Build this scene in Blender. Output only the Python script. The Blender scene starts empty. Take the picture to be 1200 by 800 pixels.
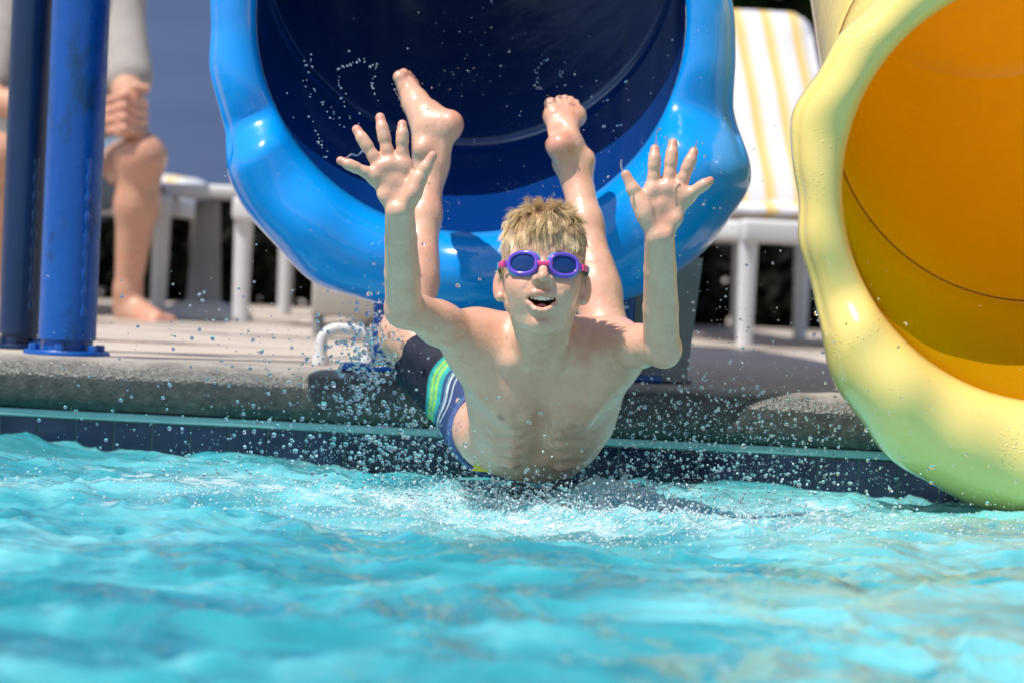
import bpy, math, random
import numpy as np
from mathutils import Vector, Matrix
random.seed(7)
RNG = np.random.default_rng(11)
SC = bpy.context.scene
COL = SC.collection
R = math.radians

# ------------------------------------------------------------------ camera
F = 5714.0                      # focal length in pixels of the 1200 px wide photograph
ZC = 0.409                      # camera height above the water
PITCH = math.atan(108 / F)
ROLL = R(2.5)
fw = np.array([0, math.cos(PITCH), -math.sin(PITCH)])
up0 = np.array([0, math.sin(PITCH), math.cos(PITCH)])
rt0 = np.array([1.0, 0, 0])
rt = rt0 * math.cos(ROLL) + up0 * math.sin(ROLL)
up = -rt0 * math.sin(ROLL) + up0 * math.cos(ROLL)
CAMP = np.array([0, 0, ZC])


def W(px, py, d):
    """world point seen at pixel (px, py) of the photograph at distance d along y"""
    v = fw + rt * ((px - 600) / F) + up * ((400 - py) / F)
    return CAMP + v * (d / v[1])


cam = bpy.data.cameras.new("camera")
cam_o = bpy.data.objects.new("camera", cam)
COL.objects.link(cam_o)
m = Matrix(((rt[0], up[0], -fw[0], 0), (rt[1], up[1], -fw[1], 0), (rt[2], up[2], -fw[2], ZC), (0, 0, 0, 1)))
cam_o.matrix_world = m
cam.sensor_fit = 'HORIZONTAL'
cam.sensor_width = 36
cam.lens = F / 1200 * 36
cam.clip_end = 2000
cam.clip_start = 0.05
cam.dof.use_dof = True
cam.dof.focus_distance = 7.93
cam.dof.aperture_fstop = 6.2
SC.camera = cam_o

# ------------------------------------------------------------------ light
SUN = np.array([-0.37, -0.25, 0.90])
SUN /= np.linalg.norm(SUN)
sun = bpy.data.lights.new("sun", 'SUN')
sun.energy = 4.4
sun.angle = R(0.53)
sun.color = (1.0, 0.955, 0.88)
sun_o = bpy.data.objects.new("sun", sun)
COL.objects.link(sun_o)
sun_o.rotation_euler = Vector(SUN).to_track_quat('Z', 'Y').to_euler()
wd = bpy.data.worlds.new("World")
SC.world = wd
wd.use_nodes = True
nt = wd.node_tree
bg = nt.nodes["Background"]
sky = nt.nodes.new("ShaderNodeTexSky")
sky.sky_type = 'NISHITA'
sky.sun_disc = False
sky.sun_elevation = math.asin(SUN[2])
sky.sun_rotation = math.atan2(SUN[0], SUN[1])
sky.air_density = 1.0
sky.dust_density = 1.2
nt.links.new(sky.outputs[0], bg.inputs[0])
bg.inputs[1].default_value = 0.12
SC.view_settings.view_transform = 'Standard'
SC.view_settings.look = 'None'
SC.view_settings.exposure = 0.22
SC.view_settings.gamma = 1.0
SC.cycles.use_denoising = True
SC.cycles.max_bounces = 10
SC.cycles.transparent_max_bounces = 12
SC.cycles.caustics_reflective = False
SC.cycles.sample_clamp_indirect = 6.0


# ------------------------------------------------------------------ objects
def offset_of(o):
    v = np.zeros(3)
    while o is not None:
        v += np.array(o.location)
        o = o.parent
    return v


def tag(o, label=None, cat=None, group=None, kind=None):
    if label: o["label"] = label
    if cat: o["category"] = cat
    if group: o["group"] = group
    if kind: o["kind"] = kind
    return o


def empty(name, loc, label, cat, group=None, rz=0.0):
    o = bpy.data.objects.new(name, None)
    COL.objects.link(o)
    o.location = Vector([float(c) for c in loc])
    o.rotation_euler = (0, 0, rz)
    o.empty_display_size = 0.05
    return tag(o, label, cat, group)


def mk(name, v, f, mat, parent=None, smooth=True, local=False, cols=None):
    """one mesh object; v in world space unless local"""
    v = np.asarray(v, dtype=np.float64)
    if parent is not None and not local:
        v = v - offset_of(parent)
    me = bpy.data.meshes.new(name)
    if isinstance(f, np.ndarray):
        n, k = f.shape
        me.vertices.add(len(v))
        me.vertices.foreach_set("co", v.astype(np.float32).ravel())
        me.loops.add(n * k)
        me.loops.foreach_set("vertex_index", f.astype(np.int32).ravel())
        me.polygons.add(n)
        me.polygons.foreach_set("loop_start", np.arange(0, n * k, k, dtype=np.int32))
        me.update(calc_edges=True)
        me.validate()
    else:
        me.from_pydata([tuple(map(float, p)) for p in v], [], f)
        me.update()
    if smooth:
        me.polygons.foreach_set("use_smooth", np.ones(len(me.polygons), dtype=bool))
    if cols is not None:
        a = me.color_attributes.new("col", 'FLOAT_COLOR', 'POINT')
        c = np.ones((len(v), 4), dtype=np.float32)
        c[:, :3] = cols
        a.data.foreach_set("color", c.ravel())
    if mat is not None:
        me.materials.append(mat)
    o = bpy.data.objects.new(name, me)
    COL.objects.link(o)
    if parent is not None:
        o.parent = parent
    return o


class MB:
    """collects shapes for one mesh"""
    def __init__(s):
        s.v, s.f = [], []

    def add(s, v, f):
        b = len(s.v)
        s.v += [tuple(map(float, p)) for p in v]
        s.f += [tuple(i + b for i in q) for q in f]
        return s

    def box(s, lo, hi, bev=0.0, M=None):
        lo, hi = np.array(lo, float), np.array(hi, float)
        if bev <= 0:
            v = [(x, y, z) for x in (lo[0], hi[0]) for y in (lo[1], hi[1]) for z in (lo[2], hi[2])]
            f = [(0, 1, 3, 2), (4, 6, 7, 5), (0, 4, 5, 1), (2, 3, 7, 6), (0, 2, 6, 4), (1, 5, 7, 3)]
        else:
            import bmesh
            bm = bmesh.new()
            bmesh.ops.create_cube(bm, size=1)
            for q in bm.verts:
                q.co = Vector((lo + hi) / 2) + Vector([q.co[i] * (hi - lo)[i] for i in range(3)])
            bmesh.ops.bevel(bm, geom=list(bm.edges), offset=bev, segments=3, affect='EDGES', profile=0.5)
            bm.verts.ensure_lookup_table()
            v = [tuple(q.co) for q in bm.verts]
            f = [tuple(w.index for w in p.verts) for p in bm.faces]
            bm.free()
        if M is not None:
            v = [M(np.array(p)) for p in v]
        return s.add(v, f)

    def tube(s, pts, rad, segs=12, closed=False, flat=1.0, upv=(0, 0, 1), caps=True):
        pts = [np.array(p, float) for p in pts]
        n = len(pts)
        if np.isscalar(rad): rad = [rad] * n
        v, f = [], []
        nrm = np.array(upv, float)
        for i in range(n):
            if closed:
                t = pts[(i + 1) % n] - pts[i - 1]
            else:
                t = pts[min(i + 1, n - 1)] - pts[max(i - 1, 0)]
            t /= np.linalg.norm(t) + 1e-12
            nn = nrm - t * nrm.dot(t)
            if np.linalg.norm(nn) < 1e-4:
                nn = np.cross(t, (0.3, 0.5, 0.8))
            nn /= np.linalg.norm(nn)
            bb = np.cross(t, nn)
            nrm = nn
            for k in range(segs):
                a = 2 * math.pi * k / segs
                v.append(pts[i] + rad[i] * (math.cos(a) * nn * flat + math.sin(a) * bb))
        m_ = n if closed else n - 1
        for i in range(m_):
            for k in range(segs):
                a, b = i * segs + k, i * segs + (k + 1) % segs
                c, d = ((i + 1) % n) * segs + (k + 1) % segs, ((i + 1) % n) * segs + k
                f.append((a, b, c, d))
        if caps and not closed:
            f.append(tuple(reversed(range(segs))))
            f.append(tuple((n - 1) * segs + k for k in range(segs)))
        return s.add(v, f)

    def lathe(s, c, prof, segs=32, axis=None):
        """prof: list of (radius, height) about the vertical axis through c (or along axis)"""
        c = np.array(c, float)
        ax = np.array(axis if axis is not None else (0, 0, 1), float)
        ax /= np.linalg.norm(ax)
        a1 = np.cross(ax, (0, 1, 0.01)); a1 /= np.linalg.norm(a1)
        a2 = np.cross(ax, a1)
        v, f = [], []
        for r, h in prof:
            for k in range(segs):
                t = 2 * math.pi * k / segs
                v.append(c + ax * h + r * (math.cos(t) * a1 + math.sin(t) * a2))
        for i in range(len(prof) - 1):
            for k in range(segs):
                f.append((i * segs + k, i * segs + (k + 1) % segs, (i + 1) * segs + (k + 1) % segs, (i + 1) * segs + k))
        return s.add(v, f)

    def build(s, name, mat, parent=None, smooth=True, local=False):
        o = mk(name, np.array(s.v), s.f, mat, parent, smooth, local)
        if smooth:
            o.data.set_sharp_from_angle(angle=R(40))
        return o


# ------------------------------------------------------------------ materials
def mat(name, base=(0.5, 0.5, 0.5), rough=0.5, **kw):
    m_ = bpy.data.materials.new(name)
    m_.use_nodes = True
    b = m_.node_tree.nodes["Principled BSDF"]
    b.inputs["Base Color"].default_value = (*base, 1)
    b.inputs["Roughness"].default_value = rough
    for k, val in kw.items():
        b.inputs[k.replace("_", " ")].default_value = val
    return m_


class NG:
    """small node helper on a material"""
    def __init__(s, m_):
        s.nt = m_.node_tree
        s.b = s.nt.nodes["Principled BSDF"]

    def n(s, typ, **kw):
        o = s.nt.nodes.new(typ)
        for k, val in kw.items():
            if hasattr(o, k): setattr(o, k, val)
            else: o.inputs[k].default_value = val
        return o

    def l(s, a, b):
        s.nt.links.new(a, b)

    def pos(s):
        return s.n("ShaderNodeNewGeometry").outputs["Position"]

    def noise(s, scale, detail=4, rough=0.55, vec=None, stretch=None, dist=0.0):
        o = s.n("ShaderNodeTexNoise")
        o.inputs["Scale"].default_value = scale
        o.inputs["Detail"].default_value = detail
        o.inputs["Roughness"].default_value = rough
        o.inputs["Distortion"].default_value = dist
        v = vec if vec is not None else s.pos()
        if stretch:
            mp = s.n("ShaderNodeMapping")
            mp.inputs["Scale"].default_value = stretch
            s.l(v, mp.inputs[0]); v = mp.outputs[0]
        s.l(v, o.inputs["Vector"])
        return o.outputs["Fac"]

    def ramp(s, fac, stops):
        o = s.n("ShaderNodeValToRGB")
        cr = o.color_ramp
        while len(cr.elements) < len(stops): cr.elements.new(0.5)
        for e, (p, c) in zip(cr.elements, stops):
            e.position = p
            e.color = (*c, 1) if not np.isscalar(c) else (c, c, c, 1)
        s.l(fac, o.inputs[0])
        return o.outputs[0]

    def mix(s, fac, a, b, mode='MIX'):
        o = s.n("ShaderNodeMix", data_type='RGBA', blend_type=mode)
        for i, x in ((0, fac), (6, a), (7, b)):
            if hasattr(x, 'is_linked') or hasattr(x, 'links'): s.l(x, o.inputs[i])
            elif i == 0: o.inputs[0].default_value = x
            else: o.inputs[i].default_value = (*x, 1)
        return o.outputs[2]

    def bump(s, h, strength=0.3, dist=0.01, prev=None):
        o = s.n("ShaderNodeBump")
        o.inputs["Strength"].default_value = strength
        o.inputs["Distance"].default_value = dist
        s.l(h, o.inputs["Height"])
        if prev is not None: s.l(prev, o.inputs["Normal"])
        return o.outputs[0]

    def col(s, x): s.l(x, s.b.inputs["Base Color"])
    def nor(s, x): s.l(x, s.b.inputs["Normal"])
    def rgh(s, x): s.l(x, s.b.inputs["Roughness"])


def noisy(name, c0, c1, scale=8, rough=0.6, bump=0.0, bscale=None, detail=5, stretch=None, **kw):
    m_ = mat(name, c0, rough, **kw)
    g = NG(m_)
    g.col(g.ramp(g.noise(scale, detail, stretch=stretch), [(0.3, c0), (0.7, c1)]))
    if bump:
        g.nor(g.bump(g.noise(bscale or scale * 6, 4), bump, 0.01))
    return m_


# ------------------------------------------------------------------ noise in numpy
def vnoise(x, y, seed=0):
    xi, yi = np.floor(x).astype(np.int64), np.floor(y).astype(np.int64)
    xf, yf = x - xi, y - yi
    def h(a, b):
        n = (a * 374761393 + b * 668265263 + seed * 1442695041) & 0x7fffffff
        n = ((n ^ (n >> 13)) * 1274126177) & 0x7fffffff
        return ((n ^ (n >> 16)) & 0xffff) / 65535.0
    u, w = xf * xf * xf * (xf * (xf * 6 - 15) + 10), yf * yf * yf * (yf * (yf * 6 - 15) + 10)
    return (h(xi, yi) * (1 - u) + h(xi + 1, yi) * u) * (1 - w) + (h(xi, yi + 1) * (1 - u) + h(xi + 1, yi + 1) * u) * w


# ------------------------------------------------------------------ implicit bodies
class SDF:
    def __init__(s): s.p = []

    def cone(s, a, b, r1, r2, k=0.01, n=None, sc=1.0, op=1):
        """tapered capsule; flattened by sc along n"""
        s.p.append(('c', np.array(a, float), np.array(b, float), r1, r2, k, None if n is None else np.array(n, float) / np.linalg.norm(n), sc, op)); return s

    def ball(s, c, r, k=0.01, op=1): return s.cone(c, np.array(c, float) + 1e-5, r, r, k, op=op)

    def ell(s, c, rad, k=0.01, M=None, op=1):
        s.p.append(('e', np.array(c, float), np.array(rad, float), np.eye(3) if M is None else np.array(M, float), k, op)); return s

    def path(s, pts, rad, k=0.01, n=None, sc=1.0, op=1):
        if np.isscalar(rad): rad = [rad] * len(pts)
        for i in range(len(pts) - 1): s.cone(pts[i], pts[i + 1], rad[i], rad[i + 1], k, n, sc, op)
        return s

    def bbox(s, p):
        if p[0] == 'c':
            r = max(p[3], p[4]) + p[5] + 0.012
            return np.minimum(p[1], p[2]) - r, np.maximum(p[1], p[2]) + r
        r = p[2].max() + p[4] + 0.012
        return p[1] - r, p[1] + r

    def ev(s, p, X, Y, Z):
        if p[0] == 'c':
            _, a, b, r1, r2, k, n, sc, op = p
            ab = b - a
            x, y, z = X - a[0], Y - a[1], Z - a[2]
            t = np.clip((x * ab[0] + y * ab[1] + z * ab[2]) / (ab.dot(ab) + 1e-12), 0, 1)
            x, y, z = x - t * ab[0], y - t * ab[1], z - t * ab[2]
            if n is not None:
                dn = (x * n[0] + y * n[1] + z * n[2]) * (1 / sc - 1)
                x, y, z = x + dn * n[0], y + dn * n[1], z + dn * n[2]
                return (np.sqrt(x * x + y * y + z * z) - (r1 + t * (r2 - r1))) * (0.5 + 0.5 * sc)
            return np.sqrt(x * x + y * y + z * z) - (r1 + t * (r2 - r1))
        _, c, rad, M, k, op = p
        x, y, z = X - c[0], Y - c[1], Z - c[2]
        q = [(x * M[0, i] + y * M[1, i] + z * M[2, i]) / rad[i] for i in range(3)]
        k0 = np.sqrt(q[0] ** 2 + q[1] ** 2 + q[2] ** 2)
        k1 = np.sqrt((q[0] / rad[0]) ** 2 + (q[1] / rad[1]) ** 2 + (q[2] / rad[2]) ** 2) + 1e-9
        return k0 * (k0 - 1) / k1

    def sample(s, X, Y, Z, prims):
        D = np.full(np.broadcast(X, Y, Z).shape, 0.06, dtype=np.float32)
        for p in prims:
            d = s.ev(p, X, Y, Z)
            k, op = (p[5], p[8]) if p[0] == 'c' else (p[4], p[5])
            if op == 1:
                h = np.maximum(k - np.abs(D - d), 0) / k
                D = np.minimum(D, d) - h * h * k * 0.25
            elif op == -1:
                h = np.maximum(k - np.abs(D + d), 0) / k
                D = np.maximum(D, -d) + h * h * k * 0.25
            else:                                         # intersection
                D = np.maximum(D, d)
        return D.astype(np.float32)

    def mesh(s, h, post=None, B=40):
        """surface nets over sparse blocks; post(X,Y,Z,D)->D may cut the field"""
        bbs = [s.bbox(p) for p in s.p]
        adds = [i for i, p in enumerate(s.p) if (p[8] if p[0] == 'c' else p[5]) == 1]
        lo = np.min([bbs[i][0] for i in adds], 0); hi = np.max([bbs[i][1] for i in adds], 0)
        nb = np.ceil((hi - lo) / (h * B)).astype(int)
        N = nb * B + 4
        gid = lambda i, j, k: ((i + 1) * N[1] + (j + 1)) * N[2] + (k + 1)
        VI, VP, QS = [], [], []
        for bi in range(nb[0]):
            for bj in range(nb[1]):
                for bk in range(nb[2]):
                    b0 = np.array([bi, bj, bk]) * B
                    l_ = lo + (b0 - 1) * h; u_ = lo + (b0 + B + 1) * h
                    sel = [i for i in range(len(s.p)) if np.all(bbs[i][0] <= u_) and np.all(bbs[i][1] >= l_)]
                    if not any(i in adds for i in sel): continue
                    ax = [(lo[c] + (b0[c] - 1 + np.arange(B + 2)) * h).astype(np.float32) for c in range(3)]
                    X, Y, Z = ax[0][:, None, None], ax[1][None, :, None], ax[2][None, None, :]
                    D = s.sample(X, Y, Z, [s.p[i] for i in sel])
                    if post is not None: D = post(X, Y, Z, D)
                    S = D < 0
                    if not S.any() or S.all(): continue
                    n = B + 1                              # cells per side, cell (0,0,0) is b0-1
                    cnt = np.zeros((n, n, n), np.int8)
                    for a in (0, 1):
                        for b in (0, 1):
                            for c in (0, 1): cnt += S[a:a + n, b:b + n, c:c + n]
                    I = np.argwhere((cnt > 0) & (cnt < 8))
                    if not len(I): continue
                    acc = np.zeros((len(I), 3)); w = np.zeros(len(I))
                    for ax_ in range(3):
                        o1, o2 = [(1, 2), (0, 2), (0, 1)][ax_]
                        for a in (0, 1):
                            for b in (0, 1):
                                A = I.copy(); A[:, o1] += a; A[:, o2] += b
                                Bq = A.copy(); Bq[:, ax_] += 1
                                d0 = D[A[:, 0], A[:, 1], A[:, 2]]; d1 = D[Bq[:, 0], Bq[:, 1], Bq[:, 2]]
                                cr = (d0 < 0) != (d1 < 0)
                                t = np.where(cr, d0 / np.where(cr, d0 - d1, 1), 0)
                                P = A.astype(float); P[:, ax_] += t
                                acc[cr] += P[cr]; w[cr] += 1
                    pos = acc / w[:, None]
                    G = I + b0 - 1
                    VI.append(gid(G[:, 0], G[:, 1], G[:, 2])); VP.append(lo + (pos + b0 - 1) * h)
                    # quads: lattice edges starting at nodes 1..B (owned)
                    for ax_ in range(3):
                        o1, o2 = [(1, 2), (2, 0), (0, 1)][ax_]
                        s0 = [slice(1, B + 1)] * 3; s1 = list(s0); s1[ax_] = slice(2, B + 2)
                        a_, b_ = S[tuple(s0)], S[tuple(s1)]
                        E = np.argwhere(a_ != b_) 
                        if not len(E): continue
                        ins = a_[E[:, 0], E[:, 1], E[:, 2]]
                        E = E + b0                         # global node index == cell index
                        def cell(d1, d2):
                            C = E.copy(); C[:, o1] += d1; C[:, o2] += d2
                            return gid(C[:, 0], C[:, 1], C[:, 2])
                        q = np.stack([cell(-1, -1), cell(0, -1), cell(0, 0), cell(-1, 0)], 1)
                        q[~ins] = q[~ins][:, ::-1]
                        QS.append(q)
        VI = np.concatenate(VI); VP = np.concatenate(VP); Q = np.concatenate(QS)
        u, first = np.unique(VI, return_index=True)
        V = VP[first]
        idx = np.searchsorted(u, Q)
        ok = np.all(u[np.clip(idx, 0, len(u) - 1)] == Q, 1)
        return V, idx[ok]


def smooth_mesh(V, Q, it=1, lam=0.5):
    E = np.concatenate([Q[:, [0, 1]], Q[:, [1, 2]], Q[:, [2, 3]], Q[:, [3, 0]]])
    a = np.concatenate([E[:, 0], E[:, 1]]); b = np.concatenate([E[:, 1], E[:, 0]])
    deg = np.bincount(a, minlength=len(V))[:, None]
    for _ in range(it):
        S = np.stack([np.bincount(a, weights=V[b, c], minlength=len(V)) for c in range(3)], 1) / np.maximum(deg, 1)
        V = V + lam * (S - V)
    return V


def vnormals(V, Q):
    n = np.cross(V[Q[:, 2]] - V[Q[:, 0]], V[Q[:, 3]] - V[Q[:, 1]])
    N = np.zeros_like(V)
    for c in range(4): 
        for k in range(3): N[:, k] += np.bincount(Q[:, c], weights=n[:, k], minlength=len(V))
    return N / (np.linalg.norm(N, axis=1, keepdims=True) + 1e-12)


def sstep(a, b, x):
    t = np.clip((x - a) / (b - a), 0, 1)
    return t * t * (3 - 2 * t)
# ------------------------------------------------------------------ materials of the place
def m_concrete():
    m_ = mat("deck_concrete", (0.47, 0.40, 0.33), 0.75)
    g = NG(m_)
    c = g.ramp(g.noise(3.0, 6), [(0.3, (0.50, 0.42, 0.36)), (0.7, (0.60, 0.52, 0.45))])
    c = g.mix(g.ramp(g.noise(160, 3), [(0.35, 0.0), (0.75, 0.45)]), c, (0.25, 0.21, 0.18))
    wet = g.ramp(g.noise(1.6, 4, stretch=(0.7, 2.2, 1)), [(0.55, 0.0), (0.62, 1.0)])
    c = g.mix(wet, c, (0.20, 0.155, 0.125))
    g.col(c)
    g.rgh(g.ramp(wet, [(0.0, 0.8), (1.0, 0.12)]))
    g.nor(g.bump(g.noise(220, 3), 0.25, 0.004))
    return m_


M_DECK = m_concrete()
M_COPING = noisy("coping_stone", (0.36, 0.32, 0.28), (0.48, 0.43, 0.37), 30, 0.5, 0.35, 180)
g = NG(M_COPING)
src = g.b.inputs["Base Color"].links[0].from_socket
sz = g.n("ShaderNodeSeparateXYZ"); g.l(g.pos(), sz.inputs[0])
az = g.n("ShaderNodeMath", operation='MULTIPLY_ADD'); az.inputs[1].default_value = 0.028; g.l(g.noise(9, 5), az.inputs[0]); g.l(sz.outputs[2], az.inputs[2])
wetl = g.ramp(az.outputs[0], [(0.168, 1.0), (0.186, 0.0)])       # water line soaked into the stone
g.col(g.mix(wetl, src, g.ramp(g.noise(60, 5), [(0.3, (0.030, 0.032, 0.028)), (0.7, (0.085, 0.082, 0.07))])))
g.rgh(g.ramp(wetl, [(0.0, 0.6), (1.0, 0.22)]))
M_GROUT = noisy("teal_trim", (0.20, 0.42, 0.42), (0.30, 0.52, 0.50), 25, 0.35)
M_TILE = mat("navy_tile", (0.012, 0.022, 0.06), 0.12)
g = NG(M_TILE)
g.col(g.ramp(g.noise(14, 3), [(0.3, (0.006, 0.010, 0.030)), (0.7, (0.014, 0.024, 0.06))]))
M_JOINT = mat("tile_joint", (0.16, 0.24, 0.24), 0.8)
M_POOL = noisy("pool_plaster", (0.10, 0.42, 0.50), (0.16, 0.5, 0.56), 3, 0.6)

# deck frame: the pool edge runs along u, v points away from the pool
E0 = W(0, 440, 9.13); E1 = W(1200, 440, 8.80)
u_ = (E1 - E0); u_[2] = 0; u_ /= np.linalg.norm(u_)
v_ = np.array([-u_[1], u_[0], 0])
O_ = (E0 + E1) / 2; O_[2] = 0
ZD = 0.170                      # deck height above the water


def DK(a, b, z): return O_ + u_ * a + v_ * b + np.array([0, 0, z])


# deck sheet behind the pool
mk("pool_deck", [DK(-40, 0.15, ZD), DK(40, 0.15, ZD), DK(40, 60, ZD), DK(-40, 60, ZD)], [(0, 1, 2, 3)], M_DECK)
tag(bpy.data.objects["pool_deck"], kind="structure")
gr = noisy("grass_ground", (0.03, 0.06, 0.02), (0.06, 0.10, 0.03), 2, 0.9)
o = mk("ground", [(-900, -900, -1.3), (900, -900, -1.3), (900, 900, -1.3), (-900, 900, -1.3)], [(0, 1, 2, 3)], gr)
tag(o, kind="structure")
# side decks and the one behind the camera
fd = MB()
fd.box((-40, -30, -1.2), (-6, 8.0, 0.16)); fd.box((6, -30, -1.2), (40, 7.4, 0.16)); fd.box((-5.99, -30, -1.2), (5.99, -4, 0.16))
tag(fd.build("poolside_pavement", M_DECK, smooth=False), kind="structure")
tag(mk("pool_floor", [(-6.2, -4.2, -1.15), (6.2, -4.2, -1.15), (6.2, 11, -1.15), (-6.2, 11, -1.15)], [(0, 1, 2, 3)], M_POOL), kind="structure")

# pool wall with coping, trim and tiles
root = empty("pool_wall", DK(0, 0, 0), "pool edge wall with rounded stone coping, teal trim line and navy tiles", "pool wall")
prof = []
r_ = 0.050
for i in range(13):                                   # bullnose
    a = R(90 + i * 90 / 12)
    prof.append((r_ + r_ * math.cos(a) * 1.0, ZD - r_ + r_ * math.sin(a)))
prof = [(0.151, ZD + 0.0015)] + prof + [(-0.002, 0.095), (0.004, 0.080), (0.016, 0.071), (0.06, 0.071)]
xs = np.linspace(-14, 14, 561)
v, f = [], []
npf = len(prof)
for i, a in enumerate(xs):
    for j, (b, z) in enumerate(prof):
        wob = 0.002 * (vnoise(np.array(a * 6.0), np.array(j * 0.5), 3) - 0.5)
        v.append(DK(a, b + wob, z + wob * 0.6))
for i in range(len(xs) - 1):
    for j in range(npf - 1):
        f.append((i * npf + j, i * npf + j + 1, (i + 1) * npf + j + 1, (i + 1) * npf + j))
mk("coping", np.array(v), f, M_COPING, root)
b = MB(); b.box((-14, 0.010, 0.057), (14, 0.06, 0.0715), 0.002, M=lambda p: DK(*p)); b.build("trim_line", M_GROUT, root)
b = MB(); b.box((-14, 0.0165, -1.2), (14, 0.06, 0.0565), M=lambda p: DK(*p)); b.build("wall_body", M_JOINT, root, smooth=False)
b = MB()
TW = 0.0735
for i in range(-60, 61):
    for z0 in (-0.018, -0.0915):
        b.box((i * TW + 0.0022, 0.012, z0 + 0.0015), ((i + 1) * TW - 0.0022, 0.03, z0 + TW - 0.0015), M=lambda p: DK(*p))
b.build("wall_tile", M_TILE, root, smooth=False)

# ------------------------------------------------------------------ water
def build_water():
    xs = np.concatenate([np.linspace(-6.1, -1.75, 60)[:-1], np.arange(-1.75, 1.75, 0.0085), np.linspace(1.75, 6.1, 60)])
    ys = np.concatenate([np.linspace(-4.0, 4.2, 70)[:-1], np.arange(4.2, 9.4, 0.0095), np.linspace(9.4, 10.5, 8)])
    X, Y = np.meshgrid(xs, ys, indexing='ij')
    rng = np.random.default_rng(5)
    wx = X + 0.09 * (vnoise(X * 3.1, Y * 3.1, 1) - 0.5) * 2 + .02 * (vnoise(X * 12, Y * 9, 4) - .5)
    wy = Y + 0.09 * (vnoise(X * 3.1, Y * 3.1, 2) - 0.5) * 2
    Z = np.zeros_like(X)
    def ridged(fx, fy, seed):
        return 1 - np.abs(2 * vnoise(fx, fy, seed) - 1)
    c, s = math.cos(0.35), math.sin(0.35)
    a1, b1 = wx * c + wy * s, -wx * s + wy * c
    Z += 0.030 * (vnoise(a1 * 1.2, b1 * 1.6, 20) - 0.5)
    Z += 0.020 * (ridged(a1 * 2.3, b1 * 1.9, 21) - 0.5)
    Z += 0.019 * (ridged(wx * 5.2 + 7, wy * 3.7, 22) - 0.5)
    c2, s2 = math.cos(-0.5), math.sin(-0.5)
    Z += 0.0150 * (ridged((wx * c2 + wy * s2) * 9.5 + 3, (-wx * s2 + wy * c2) * 6.5, 23) - 0.5)
    Z += 0.0078 * (ridged(wx * 19, wy * 13, 26) - 0.5)
    Z += 0.0036 * (ridged(wx * 38 + wy * 9, wy * 29, 24) - 0.5)
    Z += 0.0012 * (vnoise(X * 80, Y * 70, 25) - 0.5)
    Z += 0.026 * sstep(-0.66, -1.0, X) * sstep(7.8, 8.8, Y)
    far = np.clip((9.2 - Y) / 0.7, 0, 1)
    # splash zone in front of and beside the boy
    cx, cy = 0.12, 7.88
    e = np.exp(-(((X - cx) / 0.52) ** 2 + ((Y - cy) / 0.52) ** 2) ** 1.3)
    lump = vnoise(X * 16, Y * 16, 30) * 0.6 + vnoise(X * 38, Y * 38, 31) * 0.45 + vnoise(X * 85, Y * 85, 32) * 0.25
    Z += e * (0.020 * (lump - 0.62))
    # a crest pushed up beside his hip
    Z += 0.045 * np.exp(-(((X - 0.16) / 0.07) ** 2 + ((Y - 8.22) / 0.10) ** 2))
    Z -= 0.022 * np.exp(-(((X - 0.03) / 0.15) ** 2 + ((Y - 8.18) / 0.24) ** 2))
    Z -= 0.019
    fine = vnoise(X * 120, Y * 120, 34) * .5 + vnoise(X * 60 + 9, Y * 60, 35) * .5
    fo = e * (0.9 * sstep(0.50, 0.85, fine) * sstep(0.30, 0.75, lump) + 0.25 * sstep(.35, .8, lump)) + 0.55 * sstep(0.62, 0.85, vnoise(wx * 5, wy * 7, 40)) * sstep(0.55, 0.8, vnoise(X * 42, Y * 42, 41)) * sstep(6.6, 7.6, Y)
    fo = np.clip(fo, 0, 1)
    tone = vnoise(wx * 1.6, wy * 1.4, 50) * 0.45 + vnoise(wx * 6.5, wy * 4.5, 51) * 0.35 + ridged(wx * 13, wy * 9, 52) * 0.22
    n, mm = X.shape
    idx = np.arange(n * mm).reshape(n, mm)
    Q = np.stack([idx[:-1, :-1], idx[1:, :-1], idx[1:, 1:], idx[:-1, 1:]], -1).reshape(-1, 4)
    V = np.stack([X, Y, Z], -1).reshape(-1, 3)
    cols = np.stack([fo, tone, Y * 0], -1).reshape(-1, 3)
    return V, Q, cols


V, Q, cols = build_water()
M_WATER = mat("pool_water", (0.03, 0.36, 0.42), 0.03, IOR=1.33)
g = NG(M_WATER)
at = g.n("ShaderNodeAttribute", attribute_name="col")
sp = g.n("ShaderNodeSeparateColor"); g.l(at.outputs["Color"], sp.inputs[0])
wc = g.ramp(sp.outputs[1], [(0.28, (0.016, 0.22, 0.265)), (0.5, (0.045, 0.335, 0.38)), (0.72, (0.16, 0.50, 0.53))])
wc = g.mix(sp.outputs[0], wc, (0.72, 0.84, 0.86))
g.col(wc)
g.rgh(g.ramp(sp.outputs[0], [(0.0, 0.035), (1.0, 0.35)]))
g.nor(g.bump(g.noise(46, 4, stretch=(1, 1.2, 1)), 0.40, 0.006))
g.b.inputs["Subsurface Weight"].default_value = 0.75       # light spreads through the clear water
g.b.inputs["Subsurface Radius"].default_value = (0.35, 1.0, 1.0)
g.b.inputs["Subsurface Scale"].default_value = 0.07
o = mk("pool_water", V, Q, M_WATER, cols=cols)
tag(o, kind="structure")

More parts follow.
